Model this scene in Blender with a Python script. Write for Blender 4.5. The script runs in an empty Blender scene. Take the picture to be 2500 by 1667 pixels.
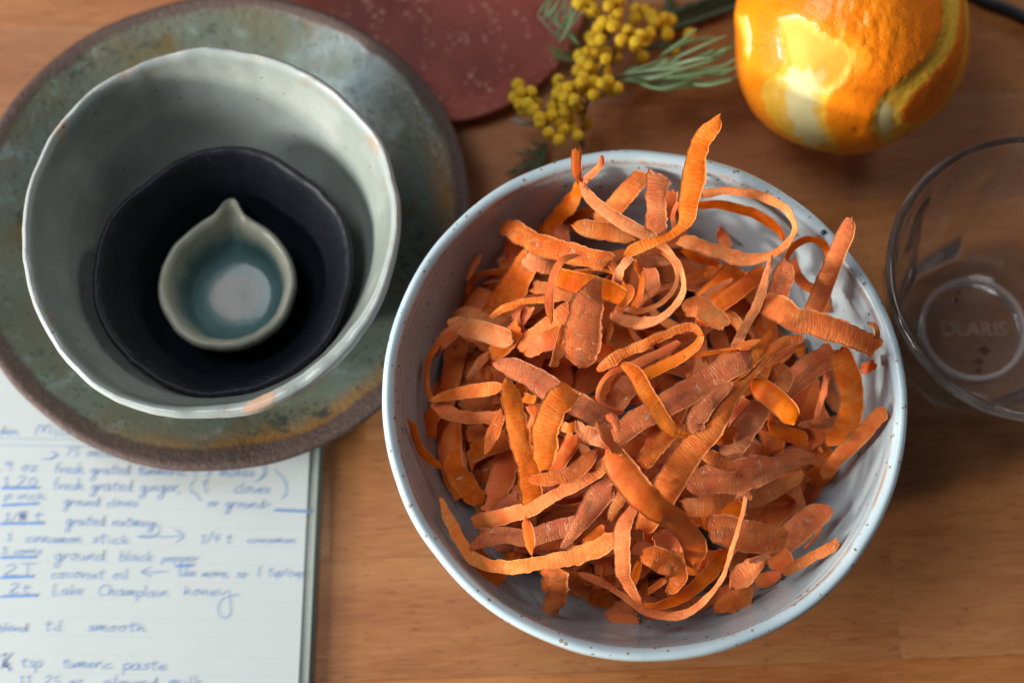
import bpy, math, random
import numpy as np
from mathutils import Vector, noise as mnoise
R = math.radians
rng = random.Random(7)
sc = bpy.context.scene
col = sc.collection

# ------------------------------------------------------------------ camera
F = 3472.0; CAMH = 0.56; TH = math.atan(920.0 / F)
cam = bpy.data.objects.new('camera', bpy.data.cameras.new('camera'))
col.objects.link(cam)
cam.location = (0, 0, CAMH); cam.rotation_euler = (TH, 0, 0)
cam.data.sensor_width = 36; cam.data.lens = 36 * F / 2500
cam.data.clip_start = 0.01; cam.data.clip_end = 50
cam.data.dof.use_dof = True; cam.data.dof.focus_distance = 0.487; cam.data.dof.aperture_fstop = 5.0
sc.camera = cam
CT, ST = math.cos(TH), math.sin(TH)

# ------------------------------------------------------------------ world and lamps
w = bpy.data.worlds.new('World'); sc.world = w; w.use_nodes = True
bg = w.node_tree.nodes['Background']
bg.inputs[0].default_value = (0.88, 0.90, 1.0, 1); bg.inputs[1].default_value = 0.07

def area(name, loc, target, sx, sy, power, color):
    l = bpy.data.lights.new(name, 'AREA'); l.shape = 'RECTANGLE'; l.size = sx; l.size_y = sy
    l.energy = power; l.color = color
    o = bpy.data.objects.new(name, l); col.objects.link(o); o.location = loc
    o.rotation_euler = (Vector(target) - Vector(loc)).to_track_quat('-Z', 'Y').to_euler()
    return o
TG = (0.0, 0.14, 0.04)
def polar(az, el, d):
    return (TG[0] + d * math.cos(R(az)) * math.cos(R(el)), TG[1] + d * math.sin(R(az)) * math.cos(R(el)), TG[2] + d * math.sin(R(el)))
area('window_light', polar(196, 21, 1.0), TG, 0.30, 0.26, 11.5, (1.0, 0.97, 0.93))
area('low_sun_light', polar(208, 11.5, 2.2), TG, 0.15, 0.15, 54, (1.0, 0.93, 0.82))
area('sky_light', polar(155, 62, 1.35), TG, 0.55, 0.5, 6.4, (0.97, 0.98, 1.0))
area('back_window_light', polar(52, 26, 1.6), TG, 0.22, 0.34, 3.4, (1.0, 0.96, 0.90))
sc.view_settings.view_transform = 'Standard'; sc.view_settings.look = 'None'
sc.view_settings.exposure = 0.0; sc.view_settings.gamma = 1.0

# ------------------------------------------------------------------ helpers
def at(x, y, z=0.0):
    """photo pixel (2500 wide) at height z -> world point"""
    u = (x - 1250) / F; v = (y - 833.5) / F
    d = np.array([u, -v * CT + ST, -v * ST - CT])
    return np.array([0, 0, CAMH]) + d * ((z - CAMH) / d[2])
CROPS = {'S': (0, 0, 1), 'T': (0, 0, 2352/2500), 'A': (950, 260, 2.903), 'B': (1550, 260, 2.904), 'C': (950, 780, 3.618), 'D': (1550, 780, 3.618),
         'E': (950, 1150, 3.485), 'F': (1500, 1150, 3.36), 'G': (0, 880, 1.9925), 'H': (1750, 0, 3.136), 'M': (850, 0, 2.352), 'K': (1500, 700, 3.92),
         'L': (2200, 600, 3.92)}
def cpx(c, p):
    a = CROPS[c]; return (a[0] + p[0] / a[2], a[1] + p[1] / a[2])
def atc(c, p, z=0.0):
    q = cpx(c, p); return at(q[0], q[1], z)

def link(o, parent=None, **kw):
    col.objects.link(o)
    if parent is not None: o.parent = parent
    for k, v in kw.items(): o[k] = v
    return o
def empty(name, loc, label, cat, group=None):
    o = bpy.data.objects.new(name, None); o.location = loc; o.empty_display_size = 0.01
    link(o, label=label, category=cat)
    if group: o['group'] = group
    return o
def mesh(name, verts, faces, mat, smooth=True):
    me = bpy.data.meshes.new(name)
    me.from_pydata([tuple(v) for v in verts], [], [tuple(f) for f in faces])
    if smooth: me.polygons.foreach_set('use_smooth', [True] * len(me.polygons))
    if mat: me.materials.append(mat)
    me.update()
    return me
def part(name, me, parent, wl=None):
    """child whose mesh is in world coordinates; parent is an un-rotated Empty"""
    o = bpy.data.objects.new(name, me); link(o, parent)
    if parent is not None:
        p = parent; off = Vector((0, 0, 0))
        while p is not None: off += p.location; p = p.parent
        o.location = -off
    return o
def spline(P, n=None, ds=None):
    P = np.asarray(P, float)
    if len(P) == 2: P = np.array([P[0], (P[0] + P[1]) / 2, P[1]])
    Q = np.vstack([2 * P[0] - P[1], P, 2 * P[-1] - P[-2]])
    out = []; tt = []
    for i in range(1, len(Q) - 2):
        for t in np.linspace(0, 1, 24, endpoint=False):
            a, b, c, d = Q[i-1], Q[i], Q[i+1], Q[i+2]
            out.append(.5 * ((2*b) + (-a+c)*t + (2*a-5*b+4*c-d)*t*t + (-a+3*b-3*c+d)*t**3)); tt.append(i - 1 + t)
    out.append(P[-1]); tt.append(len(P) - 1.0)
    out = np.array(out); tt = np.array(tt)
    s = np.concatenate([[0], np.cumsum(np.linalg.norm(np.diff(out[:, :3], axis=0), axis=1))])
    if n is None: n = max(6, int(s[-1] / ds))
    u = np.linspace(0, s[-1], n)
    return np.stack([np.interp(u, s, out[:, k]) for k in range(out.shape[1])], 1), np.interp(u, s, tt), u
def n1(x, seed, o=2):
    return mnoise.fractal((x, seed * 7.31, seed * 3.17), 1.0, 2.0, o)

# ---- shader helpers
class NT:
    def __init__(s, name):
        s.m = bpy.data.materials.new(name); s.m.use_nodes = True; s.t = s.m.node_tree
        s.b = s.t.nodes['Principled BSDF']; s.out = s.t.nodes['Material Output']
        s.tc = s.t.nodes.new('ShaderNodeTexCoord')
    def n(s, typ, **kw):
        nd = s.t.nodes.new('ShaderNode' + typ)
        for k, v in kw.items(): setattr(nd, k, v)
        return nd
    def put(s, sock, v):
        if v is None: return
        if isinstance(v, bpy.types.NodeSocket): s.t.links.new(v, sock)
        elif isinstance(v, (tuple, list)) and len(v) == 3 and sock.type == 'RGBA': sock.default_value = (*v, 1)
        else: sock.default_value = v
    def map(s, vec, scale=(1, 1, 1), loc=(0, 0, 0), rot=(0, 0, 0)):
        m = s.n('Mapping'); s.put(m.inputs[0], vec); m.inputs['Scale'].default_value = scale
        if isinstance(loc, bpy.types.NodeSocket): s.put(m.inputs['Location'], loc)
        else: m.inputs['Location'].default_value = loc
        m.inputs['Rotation'].default_value = rot
        return m.outputs[0]
    def noise(s, vec, scale, detail=3, rough=.5, dist=0):
        x = s.n('TexNoise'); s.put(x.inputs['Vector'], vec); x.inputs['Scale'].default_value = scale
        x.inputs['Detail'].default_value = detail; x.inputs['Roughness'].default_value = rough; x.inputs['Distortion'].default_value = dist
        return x.outputs['Fac']
    def voro(s, vec, scale, feature='F1', out='Distance', rnd=1.0):
        x = s.n('TexVoronoi', feature=feature); s.put(x.inputs['Vector'], vec); x.inputs['Scale'].default_value = scale
        x.inputs['Randomness'].default_value = rnd
        return x.outputs[out]
    def ramp(s, fac, a, b, lo=0.0, hi=1.0, smooth=True):
        x = s.n('MapRange'); x.interpolation_type = 'SMOOTHSTEP' if smooth else 'LINEAR'
        s.put(x.inputs[0], fac); s.put(x.inputs[1], a); s.put(x.inputs[2], b); s.put(x.inputs[3], lo); s.put(x.inputs[4], hi)
        return x.outputs[0]
    def math(s, op, a, b=None, c=None):
        x = s.n('Math', operation=op); s.put(x.inputs[0], a); s.put(x.inputs[1], b)
        if c is not None: s.put(x.inputs[2], c)
        return x.outputs[0]
    def mix(s, fac, a, b, typ='MIX'):
        x = s.n('Mix', data_type='RGBA', blend_type=typ)
        s.put(x.inputs[0], fac); s.put(x.inputs[6], a); s.put(x.inputs[7], b)
        return x.outputs[2]
    def sep(s, vec):
        x = s.n('SeparateXYZ'); s.put(x.inputs[0], vec); return x.outputs
    def comb(s, x=None, y=None, z=None):
        c = s.n('CombineXYZ'); s.put(c.inputs[0], x); s.put(c.inputs[1], y); s.put(c.inputs[2], z); return c.outputs[0]
    def bump(s, h, strength=.5, dist=.001, prev=None):
        x = s.n('Bump'); s.put(x.inputs['Height'], h); x.inputs['Strength'].default_value = strength; x.inputs['Distance'].default_value = dist
        if prev is not None: s.put(x.inputs['Normal'], prev)
        return x.outputs[0]
    def rnd(s): return s.n('ObjectInfo').outputs['Random']
    def attr(s, name): return s.n('Attribute', attribute_name=name).outputs
    def set(s, **kw):
        names = dict(color='Base Color', rough='Roughness', normal='Normal', coat='Coat Weight', coatr='Coat Roughness', spec='Specular IOR Level',
                     sss='Subsurface Weight', trans='Transmission Weight', ior='IOR', metal='Metallic')
        for k, v in kw.items(): s.put(s.b.inputs[names[k]], v)
        return s.m

# ================================================================== TABLE
TR = R(2.3)
def wood_material():
    t = NT('beech_wood'); r = t.rnd()
    off = t.comb(t.math('MULTIPLY', r, 13.7), t.math('MULTIPLY', r, 5.1), 0.0)
    o = t.tc.outputs['Object']
    big = t.noise(t.map(o, (3.5, 22, 1), off), 2.2, 3, .55, .8)
    fine = t.noise(t.map(o, (28, 520, 1), off), 2.2, 4, .6)
    warp = t.noise(t.map(o, (9, 60, 1), off), 2.0, 3, .6)
    fl = t.noise(t.map(o, (62, 340, 1), off), 2.0, 2, .5, .3)
    fleck = t.ramp(fl, .60, .72)
    c = t.mix(t.ramp(big, .3, .7), (.38, .158, .055), (.30, .105, .034))
    c = t.mix(t.ramp(fine, .35, .7, 0, .34), c, (.56, .27, .112))
    c = t.mix(t.ramp(warp, .45, .75, 0, .4), c, (.25, .085, .028))
    c = t.mix(t.math('MULTIPLY', fleck, .6), c, (.17, .058, .018))
    hs = t.n('HueSaturation'); t.put(hs.inputs['Color'], c)
    t.put(hs.inputs['Value'], t.ramp(r, 0, 1, .84, 1.16, False)); t.put(hs.inputs['Saturation'], t.ramp(t.math('FRACT', t.math('MULTIPLY', r, 7.3)), 0, 1, .93, 1.07, False))
    h = t.math('ADD', t.math('MULTIPLY', fine, .6), t.math('MULTIPLY', fleck, -.5))
    return t.set(color=hs.outputs[0], rough=t.ramp(fine, .3, .7, .42, .58), normal=t.bump(h, .25, .0004), spec=.35)
M_wood = wood_material()
tabletop = empty('table_top', (0, 0, 0), '', ''); 
for k in ('label', 'category'): del tabletop[k]
tabletop['kind'] = 'structure'
def plank(x0, x1, y0, y1):
    g = .00003; b = .00012; zb = -.03
    X0, X1, Y0, Y1 = x0 + g, x1 - g, y0 + g, y1 - g
    V = [(X0, Y0, zb), (X1, Y0, zb), (X1, Y1, zb), (X0, Y1, zb), (X0, Y0, -b), (X1, Y0, -b), (X1, Y1, -b), (X0, Y1, -b),
         (X0+b, Y0+b, 0), (X1-b, Y0+b, 0), (X1-b, Y1-b, 0), (X0+b, Y1-b, 0)]
    Fc = [(0, 3, 2, 1), (0, 1, 5, 4), (1, 2, 6, 5), (2, 3, 7, 6), (3, 0, 4, 7), (4, 5, 9, 8), (5, 6, 10, 9), (6, 7, 11, 10), (7, 4, 8, 11), (8, 9, 10, 11)]
    c, s = math.cos(TR), math.sin(TR)
    me = mesh('plank', V, Fc, M_wood, False)
    o = link(bpy.data.objects.new('plank', me), tabletop); o.rotation_euler[2] = TR
def rot(p): c, s = math.cos(-TR), math.sin(-TR); return (c*p[0] - s*p[1], s*p[0] + c*p[1])
yb = rot(at(1100, 1654))[1]; yb2 = rot(at(850, 1364))[1]; PH = yb2 - yb
jx = rot(at(1547, 230))[0]
row = -3
while yb + row * PH < .62:
    y0 = yb + row * PH
    xs = [-.75 + (row * .37) % .3]
    yj = rot(at(1547, 230))[1]
    if y0 <= yj < y0 + PH: xs = [jx - .62, jx]
    while xs[-1] < .7: xs.append(xs[-1] + .38 + rng.random() * .28)
    for a, b in zip(xs, xs[1:]): plank(a, b, y0, y0 + PH)
    row += 1

# ================================================================== lathe
def lathe(name, prof, mat, cx, cy, z0=0, N=160, rad=None, hgt=None, sub=5, ell=(1, 1)):
    """prof: closed list of (r,z) from the centre of the inside to the centre of the underside"""
    P = np.array(prof, float)
    pp = []
    Q = np.vstack([P[0], P, P[-1]])
    for i in range(1, len(Q) - 2):
        for t in np.linspace(0, 1, sub, endpoint=False):
            a, b, c, d = Q[i-1], Q[i], Q[i+1], Q[i+2]
            v = .5 * ((2*b) + (-a+c)*t + (2*a-5*b+4*c-d)*t*t + (-a+3*b-3*c+d)*t**3)
            q = (max(v[0], .0006), v[1], i - 1 + t)
            if not pp or abs(q[0] - pp[-1][0]) + abs(q[1] - pp[-1][1]) > 4e-5: pp.append(q)
    pp.append((max(P[-1][0], .0003), P[-1][1], len(P) - 1))
    V = []; Fc = []; n = len(pp)
    zmax = max(p[1] for p in pp); rmax = max(p[0] for p in pp)
    for j, (r, z, k) in enumerate(pp):
        for i in range(N):
            a = 2 * math.pi * i / N; rr, zz = r, z
            fc = min(1, r / (.3 * rmax))
            if rad: rr = r + rad(a, r, z, zmax) * fc
            if hgt: zz = z + hgt(a, r, z, zmax) * fc
            V.append((cx + rr * math.cos(a) * ell[0], cy + rr * math.sin(a) * ell[1], z0 + zz))
    for j in range(n - 1):
        for i in range(N):
            a = j*N+i; b = j*N+(i+1) % N
            Fc.append((a, a+N, b+N, b))
    Fc.append(tuple(range(N))); Fc.append(tuple(range((n-1)*N, n*N))[::-1])
    me = mesh(name, V, Fc, mat)
    # where on the pot each vertex sits: x = how far down from the rim (0 rim), y = radius, z = height
    at_ = me.attributes.new('pot', 'FLOAT_VECTOR', 'POINT')
    dat = np.zeros((len(V), 3)); dat[:, 0] = np.repeat([p[2] / (len(P)-1) for p in pp], N)
    dat[:, 1] = np.repeat([p[0] for p in pp], N); dat[:, 2] = np.repeat([p[1] for p in pp], N)
    at_.data.foreach_set('vector', dat.ravel())
    return me
def obj_at(name, me, loc, **kw):
    o = bpy.data.objects.new(name, me); o.location = loc; link(o, None, **kw); return o
def an(a, seed, f=1.0):
    return mnoise.fractal((math.cos(a) * f + seed, math.sin(a) * f, seed * 1.7), 1, 2, 3)

# ---- main bowl
BC = at(1572, 959, .075); BX, BY = BC[0], BC[1]
BOWL_IN = [(0, .012), (.03, .0122), (.052, .015), (.068, .026), (.078, .042), (.0835, .058), (.0862, .069), (.0873, .0738)]
def bowl_rin(z):
    return np.interp(z, [p[1] for p in BOWL_IN], [p[0] for p in BOWL_IN])
def glaze_pale():
    t = NT('speckled_pale_blue_glaze'); o = t.tc.outputs['Object']; pot = t.sep(t.attr('pot')['Vector'])
    z = pot[2]; k = pot[0]
    cloud = t.noise(o, 45, 3, .55)
    rim = t.ramp(z, .0705, .0755)
    c = t.mix(cloud, (.43, .515, .545), (.37, .455, .49))
    c = t.mix(rim, c, t.mix(t.noise(o, 70, 3, .6), (.38, .52, .59), (.56, .68, .73)))
    # rusty break line just inside the rim
    edge = t.math('MULTIPLY', t.ramp(z, .0715, .0738), t.ramp(z, .0738, .0757, 1, 0))
    edge = t.math('MULTIPLY', edge, t.ramp(t.noise(o, 60, 4, .7), .42, .60, 0, .8))
    inside = t.ramp(k, .40, .46, 1, 0)
    c = t.mix(t.math('MULTIPLY', edge, inside), c, (.42, .22, .12))
    th = t.ramp(z, .060, .074, .11, .26)
    sz = t.ramp(t.noise(o, 300, 1, .5), .3, .7, .4, 1.0)
    sp = t.math('LESS_THAN', t.voro(o, 310), t.math('MULTIPLY', th, sz))
    sel = t.math('GREATER_THAN', t.noise(t.map(o, (1, 1, 1), (.3, .2, .1)), 62, 4, .7), .44)
    c = t.mix(t.math('MULTIPLY', t.math('MULTIPLY', sp, sel), .8), c, (.27, .155, .075))
    sp2 = t.math('LESS_THAN', t.voro(t.map(o, loc=(1, 2, 3)), 150), .10)
    c = t.mix(t.math('MULTIPLY', sp2, .8), c, (.10, .055, .03))
    h = t.noise(o, 110, 3, .5)
    return t.set(color=c, rough=.26, coat=.15, coatr=.12, spec=.5, normal=t.bump(h, .07, .0008))
bowl_prof = BOWL_IN + [(.0883, .0758), (.0900, .0764), (.0914, .0756), (.0919, .0738), (.0914, .069), (.0885, .054), (.082, .036), (.068, .016), (.05, .008), (.047, .002), (.045, 0.0005), (.042, .002), (.04, .005), (0, .006)]
me = lathe('mixing_bowl', bowl_prof, glaze_pale(), 0, 0, 0, 256, rad=lambda a, r, z, m: (.0010 * an(a, 3.3, 1.6) + .00012 * math.sin(z * 1500)) * min(1, r / .05), hgt=lambda a, r, z, m: .0009 * an(a, 8.1, 1.0) * z / m, sub=7, ell=(1, .995))
bowl = obj_at('mixing_bowl', me, (BX, BY, 0), label='large pale blue speckled bowl heaped with carrot peels', category='bowl')
# dark pin spot on the rim
p = at(2011, 566, .0768)
dot = mesh('glaze_spot', [(p[0] + .0010 * math.cos(a) * q, p[1] + .0010 * math.sin(a) * q, .0768 + z) for q, z in ((1, -.0008), (.8, .0002), (.35, .0005)) for a in np.linspace(0, 2*math.pi, 12, endpoint=False)],
           [(i + 12*j, (i+1) % 12 + 12*j, (i+1) % 12 + 12*(j+1), i + 12*(j+1)) for j in (0, 1) for i in range(12)] + [tuple(range(24, 36))], None)
tt = NT('cobalt_spot'); dot.materials.append(tt.set(color=(.02, .025, .06), rough=.3)); part('glaze_spot', dot, bowl)

# ---- stoneware dish
DCx, DCy = at(532, 543, .024)[:2]; DR = .1012
def stoneware():
    t = NT('stoneware_green_glaze'); o = t.tc.outputs['Object']; pot = t.sep(t.attr('pot')['Vector']); r = pot[1]; k = pot[0]
    wob = t.math('ADD', r, t.math('MULTIPLY', t.math('SUBTRACT', t.noise(o, 40, 4, .65), .5), .006))
    ang = t.sep(o)
    drip = t.noise(t.map(o, (1, 1, 1)), 55, 5, .65)
    g = t.mix(t.ramp(t.noise(o, 22, 4, .6), .35, .65), (.120, .122, .078), (.115, .148, .130))
    g = t.mix(t.ramp(drip, .52, .72, 0, .7), g, (.26, .36, .36))
    g = t.mix(t.ramp(t.noise(o, 34, 3, .6), .55, .72, 0, .7), g, (.13, .095, .03))
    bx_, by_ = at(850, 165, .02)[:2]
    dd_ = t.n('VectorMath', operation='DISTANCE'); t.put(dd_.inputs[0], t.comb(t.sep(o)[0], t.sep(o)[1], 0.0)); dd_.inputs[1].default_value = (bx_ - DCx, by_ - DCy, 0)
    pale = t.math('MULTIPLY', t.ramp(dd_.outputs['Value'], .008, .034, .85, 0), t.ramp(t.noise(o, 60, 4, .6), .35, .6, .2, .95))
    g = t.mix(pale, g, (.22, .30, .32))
    och = t.math('MULTIPLY', t.ramp(wob, .083, .093), t.math('MULTIPLY', t.ramp(t.noise(o, 30, 3, .6), .38, .6, .1, 1), t.ramp(t.math('SUBTRACT', t.sep(o)[0], t.sep(o)[1]), .02, .09, .12, 1)))
    g = t.mix(och, g, (.24, .115, .03))
    pits = t.math('MULTIPLY', t.math('LESS_THAN', t.voro(o, 420), .26), t.math('GREATER_THAN', t.noise(o, 90, 3, .7), .54))
    g = t.mix(t.math('MULTIPLY', pits, .75), g, (.03, .035, .03))
    mott = t.ramp(t.noise(t.map(o, loc=(4, 4, 4)), 60, 5, .8), .56, .66, 0, .85)
    g = t.mix(mott, g, (.035, .045, .04))
    rim = t.ramp(wob, t.ramp(t.sep(o)[1], -.09, .03, .0915, .0945, False), t.ramp(t.sep(o)[1], -.09, .03, .094, .0968, False))
    brown = t.mix(t.noise(o, 420, 3, .7), (.040, .022, .018), (.13, .082, .070))
    c = t.mix(rim, g, brown)
    rough = t.mix(rim, (.24, .24, .24), t.mix(t.ramp(t.voro(o, 700), .1, .4), (.2, .2, .2), (.65, .65, .65)))
    grit = t.noise(o, 850, 3, .7)
    h = t.math('ADD', t.math('MULTIPLY', t.noise(o, 260, 4, .65), t.ramp(wob, .075, .095, .35, 1.0)), t.math('MULTIPLY', grit, t.math('MULTIPLY', rim, .9)))
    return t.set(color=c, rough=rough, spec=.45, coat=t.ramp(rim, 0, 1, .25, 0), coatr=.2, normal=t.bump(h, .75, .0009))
dprof = [(0, .0075), (.035, .0075), (.052, .0085), (.066, .0115), (.080, .0165), (.0905, .0215), (.0965, .0243), (.0992, .0252), (.1010, .0246), (.1012, .0225), (.098, .0185), (.085, .0125), (.066, .0085), (.050, .0075), (.046, .003), (.0445, .0005), (.042, .001), (.040, .004), (0, .0045)]
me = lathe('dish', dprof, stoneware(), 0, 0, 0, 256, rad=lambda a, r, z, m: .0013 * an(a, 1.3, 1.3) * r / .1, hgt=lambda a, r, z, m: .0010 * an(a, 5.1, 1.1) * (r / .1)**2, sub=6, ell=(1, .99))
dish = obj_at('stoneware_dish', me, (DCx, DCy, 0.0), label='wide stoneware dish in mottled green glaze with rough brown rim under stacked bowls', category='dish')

# ---- pale handmade bowl nested in the dish
LX, LY = at(511, 547, .078)[:2]
def celadon(name, deep=False):
    t = NT(name); o = t.tc.outputs['Object']; pot = t.sep(t.attr('pot')['Vector']); z = pot[2]; k = pot[0]; r = pot[1]
    c = t.mix(t.ramp(t.noise(o, 28, 4, .6), .35, .65), (.25, .29, .265), (.35, .395, .37))
    ring = t.noise(t.comb(t.math('MULTIPLY', z, 150.0), 0, 0), 1.5, 3, .6)
    c = t.mix(t.ramp(ring, .5, .7, 0, .45), c, (.36, .35, .29))
    c = t.mix(t.ramp(z, .0674, .0706), c, (.35, .40, .39))
    fe = t.math('MULTIPLY', t.ramp(z, .0640, .0685), t.ramp(t.noise(o, 75, 4, .75), .56, .66, 0, .55))
    c = t.mix(fe, c, (.40, .25, .14))
    pits = t.math('LESS_THAN', t.voro(o, 120), .07)
    c = t.mix(t.math('MULTIPLY', pits, .7), c, (.08, .07, .06))
    # bare clay patch on the outer lip, at the front right
    s = t.sep(o); px, py = BARE
    dx = t.math('SUBTRACT', s[0], px); dy = t.math('SUBTRACT', s[1], py)
    ca, sa = math.cos(R(30)), math.sin(R(30))
    u = t.math('ADD', t.math('MULTIPLY', dx, ca), t.math('MULTIPLY', dy, sa)); v = t.math('SUBTRACT', t.math('MULTIPLY', dy, ca), t.math('MULTIPLY', dx, sa))
    d = t.math('SQRT', t.math('ADD', t.math('POWER', t.math('DIVIDE', u, .0070), 2.0), t.math('POWER', t.math('DIVIDE', v, .0026), 2.0)))
    d = t.math('ADD', d, t.math('MULTIPLY', t.math('SUBTRACT', t.noise(o, 300, 3, .6), .5), .7))
    bare = t.ramp(d, .82, .98, 1, 0)
    c = t.mix(bare, c, t.mix(t.noise(o, 900, 2, .6), (.48, .29, .19), (.62, .42, .30)))
    h = t.math('ADD', t.noise(o, 70, 3, .5), t.math('MULTIPLY', t.noise(o, 500, 2, .6), .12))
    return t.set(color=c, rough=t.ramp(bare, 0, 1, .24, .7), spec=.5, coat=.25, coatr=.1, normal=t.bump(h, .3, .0012))
bp = at(635, 985, .0765); BARE = (bp[0] - LX, bp[1] - LY)
lprof = [(0, 0.00905), (0.02, 0.00923), (0.03, 0.01176), (0.04, 0.01991), (0.05, 0.03258), (0.0575, 0.04706), (0.063, 0.06064), (0.0655, 0.06833), (0.0668, 0.07077), (0.0682, 0.07095), (0.0692, 0.06923), (0.0688, 0.06742), (0.066, 0.06064), (0.06, 0.04525), (0.051, 0.02896), (0.04, 0.01358), (0.031, 0.00543), (0.029, 0.00091), (0.0275, 0.00027), (0.026, 0.00181), (0, 0.00271)]
def lrad(a, r, z, m):
    lip = .0024 * math.exp(-(((a - R(305) + math.pi) % (2*math.pi) - math.pi) / .62) ** 2) * max(0, min(1, (r - .0664) / .0018)) * (1 if z > .0625 else 0)
    return lip + lrad0(a, r, z, m)
def lrad0(a, r, z, m):
    return (.0012 * an(a, 2.2, 1.6) + .0007 * math.sin(3*a + 1) + .0005 * an(a, 6.2, 5)) * (z / m) ** 2 + .0004 * mnoise.noise((math.cos(a)*2, math.sin(a)*2, z * 90)) * min(1, r / .03)
me = lathe('bowl', lprof, celadon('grey_celadon_glaze'), 0, 0, 0, 256, rad=lrad, hgt=lambda a, r, z, m: (.0012 * an(a, 9.1, 1.4) + .0006 * an(a, 4.0, 4)) * (z / m) ** 2, sub=6, ell=(.985, 1.01))
lb = obj_at('handmade_bowl', me, (LX, LY, .0075), label='pale grey green handmade bowl with wavy white rim, outermost of the nested bowls', category='bowl')

# ---- dark bowl
KX, KY = at(547, 661, .055)[:2]
t = NT('matte_black_clay'); o_ = t.tc.outputs['Object']; pz = t.sep(t.attr('pot')['Vector'])[2]
c = t.mix(t.noise(o_, 60, 4, .6), (.005, .0065, .011), (.012, .015, .024))
c = t.mix(t.math('MULTIPLY', t.ramp(t.noise(o_, 420, 3, .75), .58, .70, 0, .35), t.ramp(pz, .030, .0385)), c, (.12, .12, .15))  # rim glints painted into the colour as pale flecks
M_black = t.set(color=c, rough=.46, spec=.28, normal=t.bump(t.math('ADD', t.noise(o_, 420, 4, .7), t.math('MULTIPLY', t.noise(o_, 55, 3, .5), 2.0)), .5, .0006))
kprof = [(0, .004), (.018, .0045), (.027, .009), (.0345, .018), (.040, .028), (.0437, .036), (.0455, .0392), (.0470, .0400), (.0483, .0390), (.0482, .037), (.045, .028), (.038, .014), (.029, .0035), (.024, .001), (.02, .0), (0, 0)]
def krad(a, r, z, m):
    f = (z / m)
    # flattened upper left, fuller right
    fl = -.0022 * math.exp(-((a - R(130)) / .35) ** 2) - .0014 * math.exp(-((a - R(55)) / .25) ** 2) + .0012 * math.exp(-((a - R(95)) / .3) ** 2)
    return (fl + .0009 * an(a, 7.7, 2.2)) * f * min(1, r/.03)
me = lathe('bowl', kprof, M_black, 0, 0, 0, 220, rad=krad, hgt=lambda a, r, z, m: .0009 * an(a, 3.9, 2.0) * (z/m)**2, sub=6, ell=(1.0, 1.0))
kb = obj_at('black_bowl', me, (KX, KY, .0178), label='small matte black bowl nested inside the pale handmade bowl', category='bowl')

# ---- little pouring dish (pitcher) with a pinched spout
PX, PY = at(553, 692, .043)[:2]
t = NT('celadon_pool_glaze'); o_ = t.tc.outputs['Object']; pot = t.sep(t.attr('pot')['Vector']); rr = pot[1]; kk = pot[0]
inn = t.ramp(kk, .40, .47, 1, 0)
wr = t.math('ADD', rr, t.math('MULTIPLY', t.math('SUBTRACT', t.noise(o_, 120, 3, .6), .5), .004))
body = t.mix(t.noise(o_, 90, 3, .6), (.29, .30, .235), (.42, .42, .34))
pool = t.mix(t.noise(o_, 130, 3, .5), (.075, .16, .165), (.12, .225, .225))
cen = t.mix(t.ramp(wr, .0082, .0112), (.215, .235, .205), pool)
c = t.mix(t.math('MULTIPLY', inn, t.ramp(wr, .0185, .0215, 1, 0)), body, cen)
M_pool = t.set(color=c, rough=.22, spec=.3, coat=.1, coatr=.05, normal=t.bump(t.noise(o_, 140, 3, .5), .25, .0006))
pprof = [(0, .0035), (.010, .0036), (.0155, .0045), (.0180, .0075), (.0193, .0115), (.0207, .0165), (.0222, .0205), (.0240, .0223), (.0257, .0215), (.0262, .0185), (.0248, .013), (.021, .005), (.016, .001), (.012, .0), (0, 0)]
def pradf(a, r, z, m):
    da = (a - R(90) + math.pi) % (2*math.pi) - math.pi
    f = (z / m) ** .8
    sp = .0070 * math.exp(-(da / .13) ** 2) + .0030 * math.exp(-(da / .42) ** 2)
    out = 1.0 if r > .0235 else .88
    return sp * f * out * max(0, min(1, (r - .0165) / .005)) + .0006 * an(a, 2.9, 1.7) * f * max(0, min(1, (r - .012) / .008))
def phgt(a, r, z, m):
    da = (a - R(90) + math.pi) % (2*math.pi) - math.pi
    return .0008 * an(a, 5.9, 1.7) * (z/m) * max(0, min(1, (r - .012) / .008)) + .0012 * math.exp(-(da/.35)**2) * (z/m) * max(0, (r - .0175) / .007) - .0028 * math.exp(-(da/.075)**2) * (z/m) * max(0, (r - .0175) / .007)
me = lathe('spouted_dish', pprof, M_pool, 0, 0, 0, 240, rad=pradf, hgt=phgt, sub=6)
pb = obj_at('spouted_dish', me, (PX, PY, .0215), label='tiny teardrop shaped pouring dish with blue green pool, inside the black bowl', category='dish')

# ---- red plate behind
RX, RY = at(1060, -52, .008)[:2]
t = NT('red_slip'); o_ = t.tc.outputs['Object']; pr_ = t.sep(t.attr('pot')['Vector'])[1]
c = t.mix(t.ramp(t.noise(o_, 40, 3, .5), .3, .7), (.20, .042, .030), (.28, .064, .045))
chip = t.math('MULTIPLY', t.math('LESS_THAN', t.voro(o_, 330), .34), t.ramp(t.noise(t.map(o_, loc=(.47, .1, 0)), 42, 4, .75), .47, .60, 0, 1.0))
c = t.mix(t.math('MULTIPLY', chip, .6), c, (.62, .34, .24))
c = t.mix(t.ramp(pr_, .054, .059, 0, .5), c, (.36, .10, .075))
M_red = t.set(color=c, rough=.42, spec=.4, normal=t.bump(t.noise(o_, 300, 3, .6), .25, .0005))
rprof = [(0, .0035), (.04, .0035), (.053, .0042), (.060, .0058), (.0640, .0076), (.0655, .0084), (.0668, .0080), (.0668, .0066), (.062, .0042), (.055, .0022), (.045, .0004), (.04, 0), (0, .0004)]
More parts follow.
